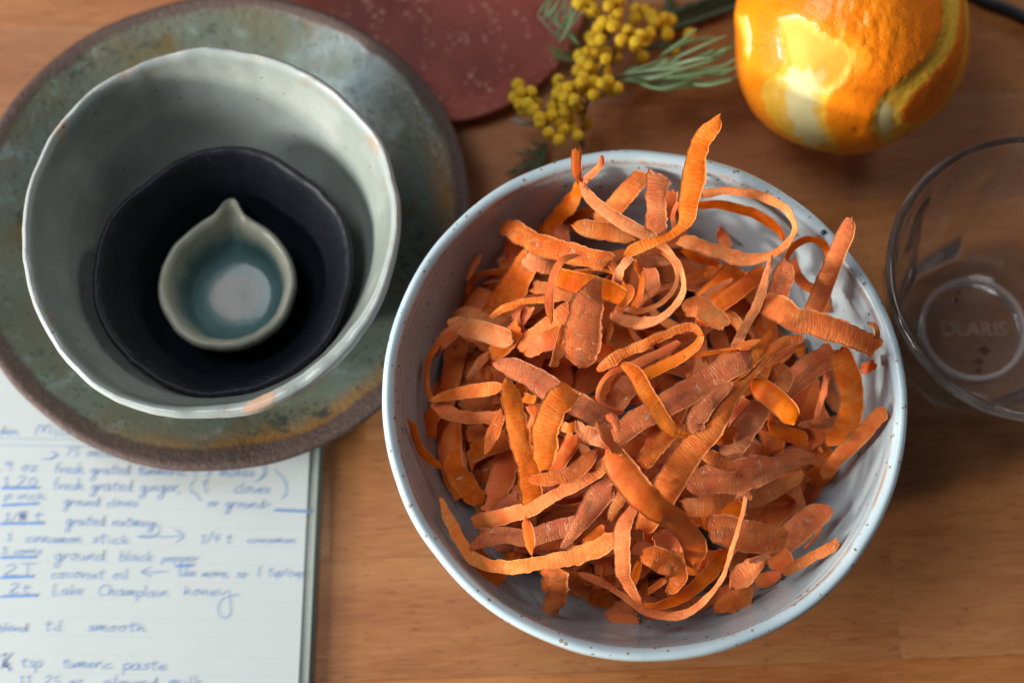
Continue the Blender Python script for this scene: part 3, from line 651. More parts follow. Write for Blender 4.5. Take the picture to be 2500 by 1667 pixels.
# ================================================================== MIMOSA
def mimosa():
    z0 = at(1420, 200, 0); root = empty('mimosa_sprig', (z0[0], z0[1], 0), 'mimosa sprig with fluffy yellow balls and feathery grey green leaves', 'flower')
    t = NT('mimosa_yellow'); o = t.tc.outputs['Object']; r = t.rnd()
    n = t.noise(o, 2600, 2, .6)
    c = t.mix(n, (1.0, .55, .01), (1.0, .80, .10)); c = t.mix(t.ramp(r, 0, 1, 0, .30), c, (.85, .38, .005))
    m = t.set(color=c, rough=.8, spec=.1, normal=t.bump(n, .9, .0006), sss=.1); t.b.inputs['Subsurface Scale'].default_value = .001
    me = None; variants = []
    for k in range(3):
        V = []; Fc = []; NU, NV = 34, 22
        for j in range(NV + 1):
            for i in range(NU):
                th = math.pi*j/NV; ph = 2*math.pi*i/NU; dx = (math.sin(th)*math.cos(ph), math.sin(th)*math.sin(ph), math.cos(th))
                q = .00255 * (1 + .12 * mnoise.noise((dx[0]*5+k*9, dx[1]*5, dx[2]*5)) + .22 * mnoise.noise((dx[0]*14+k, dx[1]*14, dx[2]*14)))
                V.append(tuple(q*v for v in dx))
        for j in range(NV):
            for i in range(NU): Fc.append((j*NU+i, (j+1)*NU+i, (j+1)*NU+(i+1) % NU, j*NU+(i+1) % NU))
        variants.append(mesh('flower_ball', V, Fc, m))
    balls = [(975,490),(990,530),(955,560),(1010,560),(1050,530),(1080,595),(1060,630),(1000,630),(1100,680),(1100,710),(1210,465),(1215,510),(1262,505),(1200,545),(1240,560),(1190,600),(1240,600),(1290,575),(1300,610),(1240,645),(1170,665),(1210,705),(1150,765),(1235,745),(1210,805),(1290,740),(1320,780),(1340,645),(1370,715),(1365,535),(1340,470),(1320,410),(1330,325),(1370,345),(1415,310),(1380,380),(1430,440),(1465,380),(1480,420),(1490,465),(1410,470),(1370,300),(1410,250),(1450,230),(1430,180),(1440,160),(1465,130),(1520,150),(1525,110),(1550,65),(1545,90),(1495,40),(1480,300),(1480,340),(1410,545),(1500,520),(1540,510),(1400,400),(1350,440),(1325,20),(1360,40),(1390,70),(1420,80),(1400,50),(1500,20),(1560,0),(1650,50),(1650,110),(1700,60),(1740,90),(1760,130),(1815,105),(1810,150),(1835,200),(1620,190),(1680,200),(1730,190),(1650,240),(1650,265),(1570,230),(1560,260),(1600,170),(1700,230),(1690,330),(1540,330),(1960,200),(1875,290),(1850,120),
             (1330,-30),(1390,-10),(1530,-40),(1450,-30),(1275,690),(1255,575),(1220,625),(1175,615),(1345,355),(1300,500),(1325,500),(1400,520),(1455,480),(1395,215),(1460,200),(1535,130),(1030,600),(985,600)]
    ml = []
    low = {(1650,50),(1650,110),(1700,60),(1740,90),(1760,130),(1815,105),(1810,150),(1835,200),(1690,330),(1960,200),(1875,290),(1850,120),(1540,330),(1370,715),(1340,645)}
    for i, b in enumerate(balls):
        z = rng.uniform(.028, .044) if b not in low else rng.uniform(.010, .018)
        p = atc('M', b, z); o = bpy.data.objects.new('flower_ball', variants[i % 3]); link(o, root)
        o.location = Vector(p) - root.location; s = rng.uniform(.88, 1.1); o.scale = (s, s, s*.95); o.rotation_euler = (rng.random()*6, rng.random()*6, 0); ml.append((b, z))
    t = NT('grey_brown_twig'); M_tw = t.set(color=(.16, .11, .07), rough=.7)
    stems = [[(1350,860,.004),(1345,700,.010),(1370,600,.028),(1420,470,.034),(1480,330,.034),(1500,200,.031),(1540,80,.024),(1600,-60,.01)], [(1345,640,.024),(1240,620,.031),(1180,640,.031),(1130,740,.024)], [(1350,600,.024),(1260,520,.034),(1210,460,.034)],
             [(1180,640,.031),(1090,640,.028),(1000,570,.028),(975,500,.028)], [(1360,560,.028),(1430,560,.02),(1530,520,.02)], [(1500,300,.031),(1400,300,.034),(1330,330,.034)], [(1480,420,.031),(1560,260,.024),(1650,200,.02),(1740,180,.01),(1840,190,.008)],
             [(1600,-40,.01),(1650,60,.008),(1750,110,.008),(1830,140,.008)], [(1500,200,.031),(1420,120,.031),(1350,30,.031)], [(1250,560,.028),(1260,680,.024),(1300,770,.02),(1340,830,.006)]]
    for s in stems:
        part('stem', tube('stem', [atc('M', p[:2], p[2]) for p in s], [.0007]*len(s), M_tw, 7, .002), root)
    t = NT('mimosa_leaf'); o = t.tc.outputs['Object']; r = t.rnd()
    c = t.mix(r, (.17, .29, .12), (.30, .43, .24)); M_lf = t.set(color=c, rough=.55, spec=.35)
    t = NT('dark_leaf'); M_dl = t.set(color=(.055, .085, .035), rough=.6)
    t = NT('olive_leaf'); M_ol = t.set(color=(.16, .19, .05), rough=.5)
    t = NT('dry_bract'); M_dr = t.set(color=(.32, .27, .2), rough=.8)
    def leaf(pts, wd, mat, zs, name='leaf'):
        P = [atc('M', p, z) for p, z in zip(pts, zs)]
        Q, tt_, u = spline(P, n=14); T = np.gradient(Q, axis=0); T /= np.linalg.norm(T, axis=1)[:, None]
        V = []; Fc = []
        for k, (q, tn) in enumerate(zip(Q, T)):
            s_ = np.cross(tn, [0, 0, 1]); s_ /= np.linalg.norm(s_); up = np.cross(s_, tn)
            f = k / 13; w_ = wd * min(1, 5*(1-f)+.25) * min(1, 4*f + .3)
            for a in range(6):
                an_ = a * math.pi / 3; V.append(tuple(q + s_ * math.cos(an_) * w_ + up * math.sin(an_) * w_ * .45))
        for k in range(13):
            for a in range(6): Fc.append((k*6+a, k*6+(a+1) % 6, (k+1)*6+(a+1) % 6, (k+1)*6+a))
        Fc.append(tuple(range(6))); Fc.append(tuple(range(78, 84))[::-1])
        part(name, mesh(name, V, Fc, mat), root)
    for pts in ([(1540,440),(1650,400),(1850,330)], [(1560,430),(1700,410),(1910,385)], [(1600,450),(1800,430),(2070,400)], [(1650,460),(1900,440),(2250,385)], [(1650,470),(1900,500),(2230,440)],
                [(1600,450),(1800,510),(2030,440)], [(1700,480),(1830,515),(2020,470)], [(1780,330),(1900,250),(2000,165)], [(1800,320),(1950,240),(2110,215)], [(1850,350),(2020,270),(2170,205)],
                [(1900,370),(2050,330),(2230,250)], [(1880,330),(1920,310),(1970,290)], [(1950,360),(2030,320),(2100,290)], [(2000,380),(2130,330),(2290,200)], [(2050,350),(2150,290),(2240,270)],
                [(2000,400),(2150,380),(2250,320)], [(1750,400),(1850,370),(1900,340)], [(1600,400),(1640,390),(1660,385)], [(1700,445),(1850,455),(2040,440)], [(1750,430),(1900,400),(2100,345)],
                [(1680,490),(1850,480),(2150,470)], [(1620,430),(1760,390),(1840,345)], [(1800,400),(1960,350),(2080,330)], [(1650,440),(1740,450),(1900,410)], [(1560,455),(1660,470),(1800,490)],
                [(1980,420),(2100,430),(2210,400)], [(1900,460),(2050,490),(2200,460)]):
        zz = rng.uniform(.026, .042); leaf(pts, .00062 + rng.random() * .00028, M_lf, [.030, zz, zz + rng.uniform(-.004, .006)])
    leaf([(1500, 460), (1620, 440), (1800, 400)], .0008, M_tw, [.016, .018, .02], 'leaf_stalk')
    for pts in ([(1090,85),(1120,40),(1155,-10)], [(1110,120),(1170,60),(1235,-20)], [(1140,160),(1200,90),(1260,0)], [(1180,210),(1240,130),(1300,30)], [(1210,250),(1270,160),(1330,90)], [(1230,200),(1330,90),(1420,-10)],
                [(1150,80),(1210,140),(1280,200)], [(1190,60),(1210,150),(1210,240)], [(1240,0),(1250,130),(1250,230)], [(1250,180),(1300,230),(1330,270)], [(1170,0),(1140,60),(1130,110)], [(1290,-10),(1280,80),(1260,160)], [(1215,-10),(1190,40),(1150,100)], [(1350,10),(1300,80),(1250,170)]):
        zz = rng.uniform(.024, .034); leaf(pts, .0006, M_lf, [zz, zz + .002, zz])
    leaf([(1085, 80), (1150, 160), (1225, 245)], .0006, M_dr, [.026, .026, .024], 'leaf_stalk')
    for pts in ([(1150,260),(1200,290),(1290,300)], [(1170,320),(1230,340),(1310,350)], [(1160,270),(1210,320),(1290,330)], [(1290,270),(1300,180),(1270,240)], [(1300,330),(1320,280),(1310,220)]): leaf(pts, .0008, M_ol, [.014, .014, .016])
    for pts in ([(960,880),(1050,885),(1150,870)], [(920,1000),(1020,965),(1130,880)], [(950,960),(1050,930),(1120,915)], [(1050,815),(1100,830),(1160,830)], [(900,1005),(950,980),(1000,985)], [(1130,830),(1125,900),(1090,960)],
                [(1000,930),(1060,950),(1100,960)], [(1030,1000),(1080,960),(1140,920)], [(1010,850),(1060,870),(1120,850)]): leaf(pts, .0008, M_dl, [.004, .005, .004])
    leaf([(930, 685), (1000, 705), (1090, 710)], .0013, M_dr, [.012, .014, .012], 'bract')
    for k in range(16):
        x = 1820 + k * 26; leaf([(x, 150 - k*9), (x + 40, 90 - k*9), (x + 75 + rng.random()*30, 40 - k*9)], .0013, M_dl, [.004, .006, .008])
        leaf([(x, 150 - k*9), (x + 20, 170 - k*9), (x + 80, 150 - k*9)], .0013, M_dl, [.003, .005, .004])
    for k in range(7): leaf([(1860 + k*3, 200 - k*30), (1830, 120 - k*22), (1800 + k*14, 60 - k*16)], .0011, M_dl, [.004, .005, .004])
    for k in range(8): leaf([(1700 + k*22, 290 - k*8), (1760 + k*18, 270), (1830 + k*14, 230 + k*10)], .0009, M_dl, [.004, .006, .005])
mimosa()

# ================================================================== CARROT PEELS
def peel_mat(kind):
    t = NT('carrot_peel_' + kind); uv = t.attr('strip')['Vector']; s = t.sep(uv); r = t.rnd()
    off = t.comb(t.math('MULTIPLY', r, 90.0), t.math('MULTIPLY', r, 37.0), 0.0)
    o = t.tc.outputs['Object']
    P = dict(flesh=((.96, .25, .045), (.92, .165, .018)), glow=((.95, .22, .016), (.90, .13, .006)), pale=((.96, .31, .085), (.94, .21, .038)), skin=((.92, .225, .040), (.82, .14, .018)))[kind]
    v = t.map(t.comb(s[0], s[1], 0.0), (1000, 1000, 1), off)           # millimetres
    low = t.noise(v, .16, 3, .6)
    c = t.mix(t.ramp(low, .35, .65), P[0], P[1])
    # long pale fibres and transverse wrinkles
    wr = t.noise(t.map(v, (1.45, .20, 1)), 1.0, 3, .62, .4)
    wr2 = t.noise(t.map(v, (2.6, .5, 1)), 1.0, 2, .6, .6)
    fib = t.noise(t.map(v, (.10, 1.6, 1)), 1.0, 3, .6)
    c = t.mix(t.ramp(wr, .50, .66, 0, dict(flesh=.30, pale=.30, skin=.10, glow=.06)[kind]), c, (.97, .42, .13))
    c = t.mix(t.ramp(fib, .56, .72, 0, .22), c, (.55, .10, .015))
    edge = t.math('ABSOLUTE', s[2])
    c = t.mix(t.ramp(edge, .86, 1.0, 0, .45), c, (.98, .52, .25))  # bright fringe highlight painted along the strip edges
    if kind in ('skin', 'pale', 'flesh'):
        amt = dict(skin=.50, pale=.06, flesh=.10)[kind]
        core = t.math('MULTIPLY', t.ramp(edge, .15, .75, 1, 0), t.ramp(t.noise(t.map(v, (.09, .22, 1), (5, 3, 0)), 1.0, 3, .6), .50, .62))
        c = t.mix(t.math('MULTIPLY', core, amt), c, (.30, .085, .030))
    fr = t.ramp(t.noise(v, 1.9, 4, .75), .60, .70, 0, dict(skin=.42, pale=.50, flesh=.20, glow=.08)[kind])
    c = t.mix(fr, c, (.96, .56, .28))
    hs = t.n('HueSaturation'); t.put(hs.inputs['Color'], c); t.put(hs.inputs['Value'], t.ramp(r, 0, 1, .66, 1.05, False))
    t.put(hs.inputs['Saturation'], t.ramp(t.math('FRACT', t.math('MULTIPLY', r, 11.7)), 0, 1, .94, 1.04, False))
    k = dict(flesh=.75, glow=.25, pale=.6, skin=.7)[kind]
    h = t.math('ADD', t.math('MULTIPLY', wr, dict(flesh=1.2, glow=.5, pale=.9, skin=.35)[kind]), t.math('MULTIPLY', wr2, .5))
    h = t.math('ADD', h, t.math('MULTIPLY', t.noise(v, 2.2, 4, .7), dict(flesh=.5, glow=.4, pale=1.0, skin=1.3)[kind]))
    crack = t.ramp(t.math('ABSOLUTE', t.math('SUBTRACT', t.noise(t.map(v, (.42, .09, 1), (9, 1, 0)), 1.0, 2, .5), .5)), 0, .018, 1, 0)
    if kind == 'skin': h = t.math('SUBTRACT', h, t.math('MULTIPLY', crack, 1.2))
    if kind in ('skin', 'pale'): c = t.mix(t.math('MULTIPLY', t.math('MULTIPLY', crack, t.ramp(edge, .6, .9, .8, 0)), t.ramp(t.noise(t.map(v, (.1, .3, 1), (3, 8, 0)), 1.0, 2, .5), .45, .6)), c, (.97, .58, .32)); t.put(hs.inputs['Color'], c)
    m = t.set(color=hs.outputs[0], rough=dict(flesh=.50, glow=.44, pale=.58, skin=.48)[kind], spec=.26, normal=t.bump(h, .75 * k + .15, .0007), sss=.15)
    t.b.inputs['Subsurface Radius'].default_value = (1, .28, .05); t.b.inputs['Subsurface Scale'].default_value = .0022
    return m
PM = {'f': peel_mat('flesh'), 'o': peel_mat('glow'), 'p': peel_mat('pale'), 's': peel_mat('skin')}
NPE = 0
def ribbon(P, W, ROLL, kind, curl=None, frill=None, thick=.00075, name='carrot_peel', ends=(.3, .3)):
    """P world points, W full widths (m), ROLL degrees per point"""
    global NPE; NPE += 1; sd = NPE * 1.37
    A = np.column_stack([np.asarray(P, float), W, ROLL])
    Q, tt_, u = spline(A, ds=.0007)
    P_ = Q[:, :3]; n = len(P_); Lg = u[-1]
    T = np.gradient(P_, axis=0); T /= np.linalg.norm(T, axis=1)[:, None] + 1e-12
    C = np.array([0, 0, CAMH]) - P_ ; C[:, :] = C * .0 + np.array([0.0, -.22, 1.0])   # general upward facing
    Nn = C - (C * T).sum(1)[:, None] * T
    nl = np.linalg.norm(Nn, axis=1)[:, None]; Nn = Nn / np.maximum(nl, 1e-6)
    S = np.cross(T, Nn)
    tw = np.array([n1(x * 28, sd) * 16 for x in u])
    ro = np.radians(Q[:, 4] + tw); c_, s_ = np.cos(ro)[:, None], np.sin(ro)[:, None]
    N2 = Nn * c_ + S * s_; S2 = S * c_ - Nn * s_
    if curl is None: curl = rng.choice((1, 1, -1)) * rng.uniform(25, 75)
    curl *= .55
    if frill is None: frill = rng.uniform(.6, 1.6)
    M = 11; vs = np.linspace(-1, 1, M)
    hw = Q[:, 3] / 2
    e0 = np.sqrt(np.clip(u / (.0030 * ends[0] + 1e-6), .0, 1)) ; e1_ = np.sqrt(np.clip((Lg - u) / (.0030 * ends[1] + 1e-6), 0, 1))
    hw = hw * np.maximum(.84 if min(ends) >= .3 and max(ends) < .5 else .15, e0 * e1_)
    skw = rng.uniform(-.5, .5); skw2 = rng.uniform(-.5, .5)
    eL = np.array([n1(x * 420, sd + 5, 3) for x in u]) * .00042 * frill + np.array([n1(x * 110, sd + 6) for x in u]) * .0008 * frill
    eR = np.array([n1(x * 420, sd + 15, 3) for x in u]) * .00042 * frill + np.array([n1(x * 110, sd + 16) for x in u]) * .0008 * frill
    V = np.zeros((2, n, M, 3)); uvw = np.zeros((2, n, M, 3))
    und = np.array([n1(x * 60, sd + 25) for x in u]) * .0009
    fine = np.array([[mnoise.noise((x * 900, v * 1.5, sd)) for v in vs] for x in u]) * .00010
    for k, v in enumerate(vs):
        wv = hw * v + (eL if v > 0 else eR) * np.sign(v) * v * v * np.minimum(1, hw / .003)
        lift = -curl * wv * wv + und * (1 - v*v*.3) + fine[:, k]
        rip = np.array([mnoise.noise((x * 170, v * .6, sd + 3)) for x in u]) * .0006 * abs(v) * frill
        jag = (mnoise.noise((v * 3.1, sd, 2)) * .0012 + v * hw * skw) * np.exp(-u / .002) - (mnoise.noise((v * 3.1, sd, 7)) * .0012 + v * hw * skw2) * np.exp(-(Lg - u) / .002)
        base = P_ + S2 * wv[:, None] + N2 * (lift + rip)[:, None] + T * jag[:, None]
        th = thick * (.42 + .58 * (1 - v ** 4)) * .5
        V[0, :, k] = base + N2 * th; V[1, :, k] = base - N2 * th
        uvw[:, :, k, 0] = u; uvw[:, :, k, 1] = wv; uvw[:, :, k, 2] = v
    ctr = P_.mean(0)
    Vf = V.reshape(-1, 3) - ctr
    idx = np.arange(2 * n * M).reshape(2, n, M)
    a, b, c2, d2 = idx[0, :-1, :-1], idx[0, :-1, 1:], idx[0, 1:, 1:], idx[0, 1:, :-1]
    F1 = np.stack([a, b, c2, d2], -1).reshape(-1, 4)
    a, b, c2, d2 = idx[1, :-1, :-1], idx[1, 1:, :-1], idx[1, 1:, 1:], idx[1, :-1, 1:]
    F2 = np.stack([a, b, c2, d2], -1).reshape(-1, 4)
    def strip(x, y): return np.stack([x[:-1], x[1:], y[1:], y[:-1]], -1)
    F3 = strip(idx[1, :, 0], idx[0, :, 0]); F4 = strip(idx[0, :, -1], idx[1, :, -1]); F5 = strip(idx[0, 0], idx[1, 0]); F6 = strip(idx[1, -1], idx[0, -1])
    Fa = np.vstack([F1, F2, F3, F4, F5, F6]).astype(np.int32)
    me = bpy.data.meshes.new(name); me.vertices.add(len(Vf)); me.vertices.foreach_set('co', Vf.ravel())
    me.loops.add(Fa.size); me.loops.foreach_set('vertex_index', Fa.ravel()); me.polygons.add(len(Fa))
    me.polygons.foreach_set('loop_start', np.arange(0, Fa.size, 4, dtype=np.int32)); me.polygons.foreach_set('use_smooth', [True] * len(Fa))
    me.update(calc_edges=True); me.materials.append(PM[kind])
    at_ = me.attributes.new('strip', 'FLOAT_VECTOR', 'POINT'); at_.data.foreach_set('vector', uvw.reshape(-1, 3).ravel())
    o = bpy.data.objects.new(name, me); o.location = ctr; link(o); return o
def tolist(x, n):
    if isinstance(x, (int, float)): return [x] * n
    return list(np.interp(np.linspace(0, 1, n), np.linspace(0, 1, len(x)), x))
def peel(crop, pts, wd, z, roll, kind, label, **kw):
    n = len(pts); sc_ = CROPS[crop][2]; zs = tolist(z, n); ws = tolist(wd, n); rs = tolist(roll, n)
    P = [atc(crop, p, zz / 1000) for p, zz in zip(pts, zs)]
    W = [w_ / sc_ * ((CAMH - p[2]) * CT + p[1] * ST) / F for w_, p in zip(ws, P)]
    # keep inside the bowl where below the rim
    for p in P:
        if p[2] < .072:
            d = math.hypot(p[0] - BX, p[1] - BY); lim = bowl_rin(p[2]) - .002
            if d > lim: p[0] = BX + (p[0] - BX) * lim / d; p[1] = BY + (p[1] - BY) * lim / d
    o = ribbon(P, W, rs, kind, **kw); o['label'] = label; o['category'] = 'carrot peel'; o['group'] = 'carrot peels in the large bowl'
    return o
#PEELS
PEELS = [
 # ---- upper left quarter (crop A)
 ('A', [(1327,300),(1326,400),(1332,480),(1356,535)], [78,74,66,26], [100,98,95,92], 0, 'o', 'short bright strip end poking up over the upper left rim', dict(curl=20, frill=.4)),
 ('A', [(1505,352),(1500,410),(1450,465),(1395,515),(1355,560)], [34,44,52,50,40], [102,100,96,93,90], 0, 'o', 'thin twisted tail with dark tip beside the upper rim', dict(frill=.4)),
 ('A', [(1368,540),(1400,620),(1480,700),(1600,790),(1740,870),(1880,940)], [50,80,92,96,96,90], [94,95,97,98,98,96], 12, 'p', 'long pale peel slanting down from the upper rim to the small coil', dict(curl=55)),
 ('A', [(1810,470),(1710,580),(1620,690),(1520,790),(1480,830)], 135, [72,72,68,62,60], 10, 'f', 'flat orange strip leaning on the wall left of the frilly piece', {}),
 ('A', [(1340,550),(1320,650),(1220,750),(1150,850),(1130,920)], [50,100,110,110,90], [74,66,58,52,50], 15, 'o', 'dull strip in shade just below the thin twisted tail', {}),
 ('A', [(1072,760),(1050,830),(1062,900)], 75, [50,46,44], 10, 'o', 'short stub standing against the upper left wall', {}),
 ('A', [(1560,740),(1400,755),(1270,810),(1190,910)], 90, [56,54,50,48], 20, 'o', 'shaded arched strip under the pale oval end', {}),
 ('A', [(1295,842),(1390,862),(1500,880),(1620,905),(1740,940)], [40,120,140,130,100], [86,86,86,85,84], 0, 'p', 'pale oval peel end pointing left above the skin side strip', dict(curl=60, ends=(.5, 1))),
 ('A', [(770,800),(880,870),(980,930),(1100,985),(1250,1035),(1400,1070),(1560,1110)], [110,150,150,160,160,150,140], [62,68,72,76,79,82,84], 0, 's', 'long skin side peel running from the upper left wall to the middle', dict(curl=70)),
 ('A', [(730,900),(830,1010),(900,1110),(990,1130)], [150,200,200,160], [50,48,46,44], 0, 'o', 'broad shaded peel tucked under the long skin side peel', {}),
 ('A', [(642,1035),(575,1095),(505,1185)], [30,52,30], [57,55,52], 10, 'o', 'small sliver stuck alone to the upper left wall', dict(frill=.4)),
 ('A', [(510,1305),(600,1220),(720,1172),(890,1165)], [44,52,56,60], [46,50,52,54], 35, 'o', 'thin arched strip below the lone sliver', {}),
 ('A', [(990,1050),(930,1180),(860,1310),(770,1430),(700,1530)], [150,190,210,200,150], [70,66,60,56,52], 5, 's', 'wide dark peel sloping down left beside the hooked strip', {}),
 ('A', [(960,1060),(1060,1110),(1180,1130)], 130, [72,72,70], 0, 'p', 'small folded flap atop the wide dark peel', {}),
 ('A', [(1332,1050),(1235,1088),(1175,1170),(1142,1300),(1135,1430),(1150,1545)], [30,56,64,66,60,22], [93,95,95,94,93,90], [35,35,25,10,0,0], 'o', 'hooked bright ribbon hanging left of the tall central peel', dict(frill=.5, curl=30)),
 ('A', [(1170,1205),(1300,1240),(1450,1275),(1590,1320),(1690,1375)], [140,155,150,140,110], [88,89,89,88,88], 0, 'o', 'smooth bright band passing behind the tip of the tall central peel', dict(frill=.5, curl=45)),
 ('A', [(1690,1265),(1712,1310),(1690,1370),(1640,1410)], [40,60,60,40], [95,95,94,92], 30, 'o', 'curled lip at the right end of the smooth bright band', dict(curl=80, frill=.3)),
 ('A', [(1015,1275),(1130,1290),(1250,1335),(1360,1375)], [100,95,90,80], [82,82,83,83], 0, 'p', 'short pale strip crossing under the hooked ribbon', {}),
 ('A', [(1475,1205),(1462,1290),(1430,1380),(1400,1480),(1375,1600),(1355,1730),(1345,1850)], [50,130,210,250,260,240,200], [98,99,99,97,94,90,86], 0, 's', 'tall broad tapering peel standing at the centre of the heap', dict(curl=60, ends=(.4, 1))),
 ('A', [(415,1265),(520,1330),(650,1410),(740,1450)], [150,220,230,200], [42,44,46,46], 0, 'o', 'round ended peel against the left wall under the thin arch', {}),
 ('A', [(390,1450),(560,1480),(700,1530),(860,1590)], [90,140,150,150], [46,52,56,60], 0, 'p', 'frosty peel at left sinking into shade', {}),
 ('A', [(715,1500),(830,1425),(980,1382),(1110,1372),(1220,1350)], [36,52,56,60,60], [66,70,72,74,76], 35, 'f', 'thin strip reaching left from under the pale short strip', {}),
 ('A', [(985,1425),(930,1520),(850,1600)], 90, [66,64,60], 10, 'o', 'small bright flake below the thin left strip', {}),
 ('A', [(1300,1430),(1180,1520),(1050,1620),(900,1700)], 140, [76,74,70,66], 0, 'f', 'sloping strip left of the tall central peel', {}),
 ('A', [(1560,1110),(1610,1180),(1600,1260)], [60,80,70], [84,82,80], 20, 'o', 'short curl under the head of the small coil', {}),
 ('A', [(1735,1100),(1795,1200),(1785,1320),(1735,1430)], 75, [78,78,76,74], 40, 'o', 'inner arc of orange within the small coil', {}),
 # ---- upper right (crop B)
 ('B', [(606,55),(555,140),(480,240),(430,370),(412,540),(385,680),(370,780),(330,860),(230,925),(110,965),(0,1010),(-80,1060)], [20,110,140,150,155,150,120,80,70,80,84,70], [118,116,113,109,104,100,98,97,97,97,96,95], [0,0,0,0,0,5,20,30,25,10,0,0], 'f', 'tall pointed peel rising above the upper rim then sweeping left', dict(curl=35, frill=.9, ends=(.3, 1))),
 ('B', [(-20,1060),(-75,1100),(-115,1180),(-120,1270)], [60,70,70,50], [94,93,90,86], [10,30,30,20], 'p', 'short drooping end at the left of the small coil', {}),
 ('B', [(168,480),(160,600),(150,700),(140,790),(165,905)], [180,168,160,150,130], [90,90,88,86,84], 0, 'f', 'frilly edged rectangular peel standing near the upper wall', dict(frill=2.0, curl=40)),
 ('B', [(470,625),(620,600),(800,612),(950,655),(1075,735),(1130,830),(1118,920),(1040,1012),(930,1060),(800,1085),(680,1062),(560,1015),(430,975),(310,945)], [60,66,70,74,70,62,62,70,80,96,110,110,100,80], [86,87,88,89,90,90,90,90,89,88,86,84,82,80], [48,48,50,52,58,62,60,55,45,35,25,20,15,10], 'p', 'large oval loop of peel in the upper right of the bowl', dict(curl=25, frill=1.1)),
 ('B', [(440,705),(600,700),(780,735),(920,795),(1015,870),(1055,950)], [70,80,80,76,64,40], [72,72,71,70,68,66], 42, 'o', 'inner arc lying inside the large oval loop', dict(curl=25)),
 ('B', [(1060,1100),(1110,1010),(1180,955),(1260,945),(1335,975),(1375,1040),(1390,1110)], [50,56,56,56,60,60,50], [72,74,75,75,74,72,70], 35, 'o', 'small hooked loop beside the blunt upright strip', dict(curl=25)),
 ('B', [(1115,1080),(1140,1180),(1190,1255),(1280,1300)], 74, [72,70,66,64], 20, 'o', 'descending end of the small hooked loop', {}),
 ('B', [(1530,795),(1500,890),(1435,1040),(1375,1190),(1320,1330),(1260,1470)], [70,115,130,135,140,140], [98,96,90,82,74,66], 0, 'f', 'blunt strip leaning over the right rim', dict(frill=.5, curl=70)),
 ('B', [(1070,1075),(1062,1170),(1030,1290),(990,1430)], [60,140,160,120], [86,84,82,80], 0, 's', 'brown centred leaf shaped peel right of the thin edge on strip', dict(ends=(.6, 1))),
 ('B', [(965,1065),(942,1170),(905,1290),(860,1410),(805,1520),(740,1640),(700,1720)], [34,56,62,66,66,66,60], [92,92,91,90,88,86,84], 15, 'p', 'thin edge on strip running down from the oval loop', dict(curl=30)),
 ('B', [(920,1160),(820,1235),(700,1330),(580,1420),(460,1540)], [110,120,120,120,120], [74,74,72,70,68], 0, 'o', 'straight deep orange strip left of the thin edge on strip', dict(frill=.4)),
 ('B', [(690,1222),(600,1272),(500,1342),(410,1440)], [30,46,48,50], [80,79,78,78], 20, 'p', 'fine pale sliver above the straight deep orange strip', {}),
 ('B', [(740,1140),(640,1220),(550,1320),(470,1420)], 150, [62,62,60,58], 0, 'o', 'wide shaded peel beneath the fine pale sliver', {}),
 ('B', [(640,775),(642,890),(655,1010)], 80, [46,44,44], 0, 'o', 'upright strip seen deep inside the oval loop', {}),
 ('B', [(890,1330),(960,1400),(1050,1450),(1140,1510),(1300,1545),(1450,1600),(1600,1655),(1720,1710)], [110,170,190,190,180,175,165,150], [86,90,92,93,93,92,90,86], [-10,0,0,0,0,0,0,8], 'f', 'wide wrinkled peel running right and resting on the right wall', dict(curl=45, frill=1.0)),
 ('B', [(1455,1270),(1470,1330),(1485,1400)], [60,75,80], [56,54,52], 0, 'p', 'stub beneath the blunt leaning strip', {}),
 ('B', [(1290,1500),(1400,1520),(1525,1545)], [90,74,30], [66,66,66], 0, 'o', 'pointed tip left of the small curl by the right wall', {}),
 ('B', [(310,680),(272,760),(278,870)], 34, [82,80,78], 20, 'o', 'thin upright thread beside the base of the tall pointed peel', {}),
 ('B', [(340,1440),(450,1415),(550,1475),(640,1560)], [120,150,150,120], [84,86,86,85], 0, 'p', 'square ended pale peel right of the small coil', {}),
 ('B', [(130,960),(210,1000),(290,1090),(340,1200),(345,1310),(290,1410),(190,1490),(60,1530),(-80,1510),(-160,1450)], [70,66,56,54,56,60,70,90,100,90], [94,93,92,92,92,92,91,89,87,86], [20,35,48,52,52,50,42,30,20,10], 'p', 'outer turn of the small coil of peel', dict(curl=20)),
 ('B', [(150,1010),(230,1060),(285,1140),(290,1240),(240,1340),(150,1410),(30,1450),(-70,1430)], [50,46,44,46,50,50,50,44], [90,89,88,88,88,88,87,86], [30,45,52,55,52,48,40,30], 'p', 'inner turn of the small coil of peel', dict(curl=20)),
 ('B', [(-10,1085),(110,1105),(250,1105)], [110,120,40], [78,78,78], 0, 'p', 'pale triangular scrap inside the small coil', {}),
 ('B', [(40,1120),(100,1200),(140,1330)], [120,130,100], [72,72,70], 0, 'f', 'drooping scrap inside the small coil', {}),
 ('B', [(250,600),(240,700),(260,800)], 120, [76,74,70], 0, 'o', 'dark strip right behind the frilly rectangular peel', {}),
 ('B', [(330,1010),(450,1080),(590,1110)], 60, [70,68,66], 25, 'o', 'low thin strip beneath the front of the oval loop', {}),
 ('B', [(500,1150),(600,1180),(720,1190)], 110, [56,56,56], 0, 's', 'dark scrap below the oval loop', {}),
 # ---- left middle (crop C)
 ('C', [(1010,600),(820,620),(640,645),(480,680),(365,718)], [110,120,115,90,36], [74,70,66,62,60], 0, 'f', 'upper of two strips forming an open beak at left', dict(ends=(1, .4))),
 ('C', [(372,745),(500,815),(700,860),(880,865),(1010,840)], [50,110,120,115,110], [56,58,60,64,66], 10, 'f', 'lower of two strips forming an open beak at left', {}),
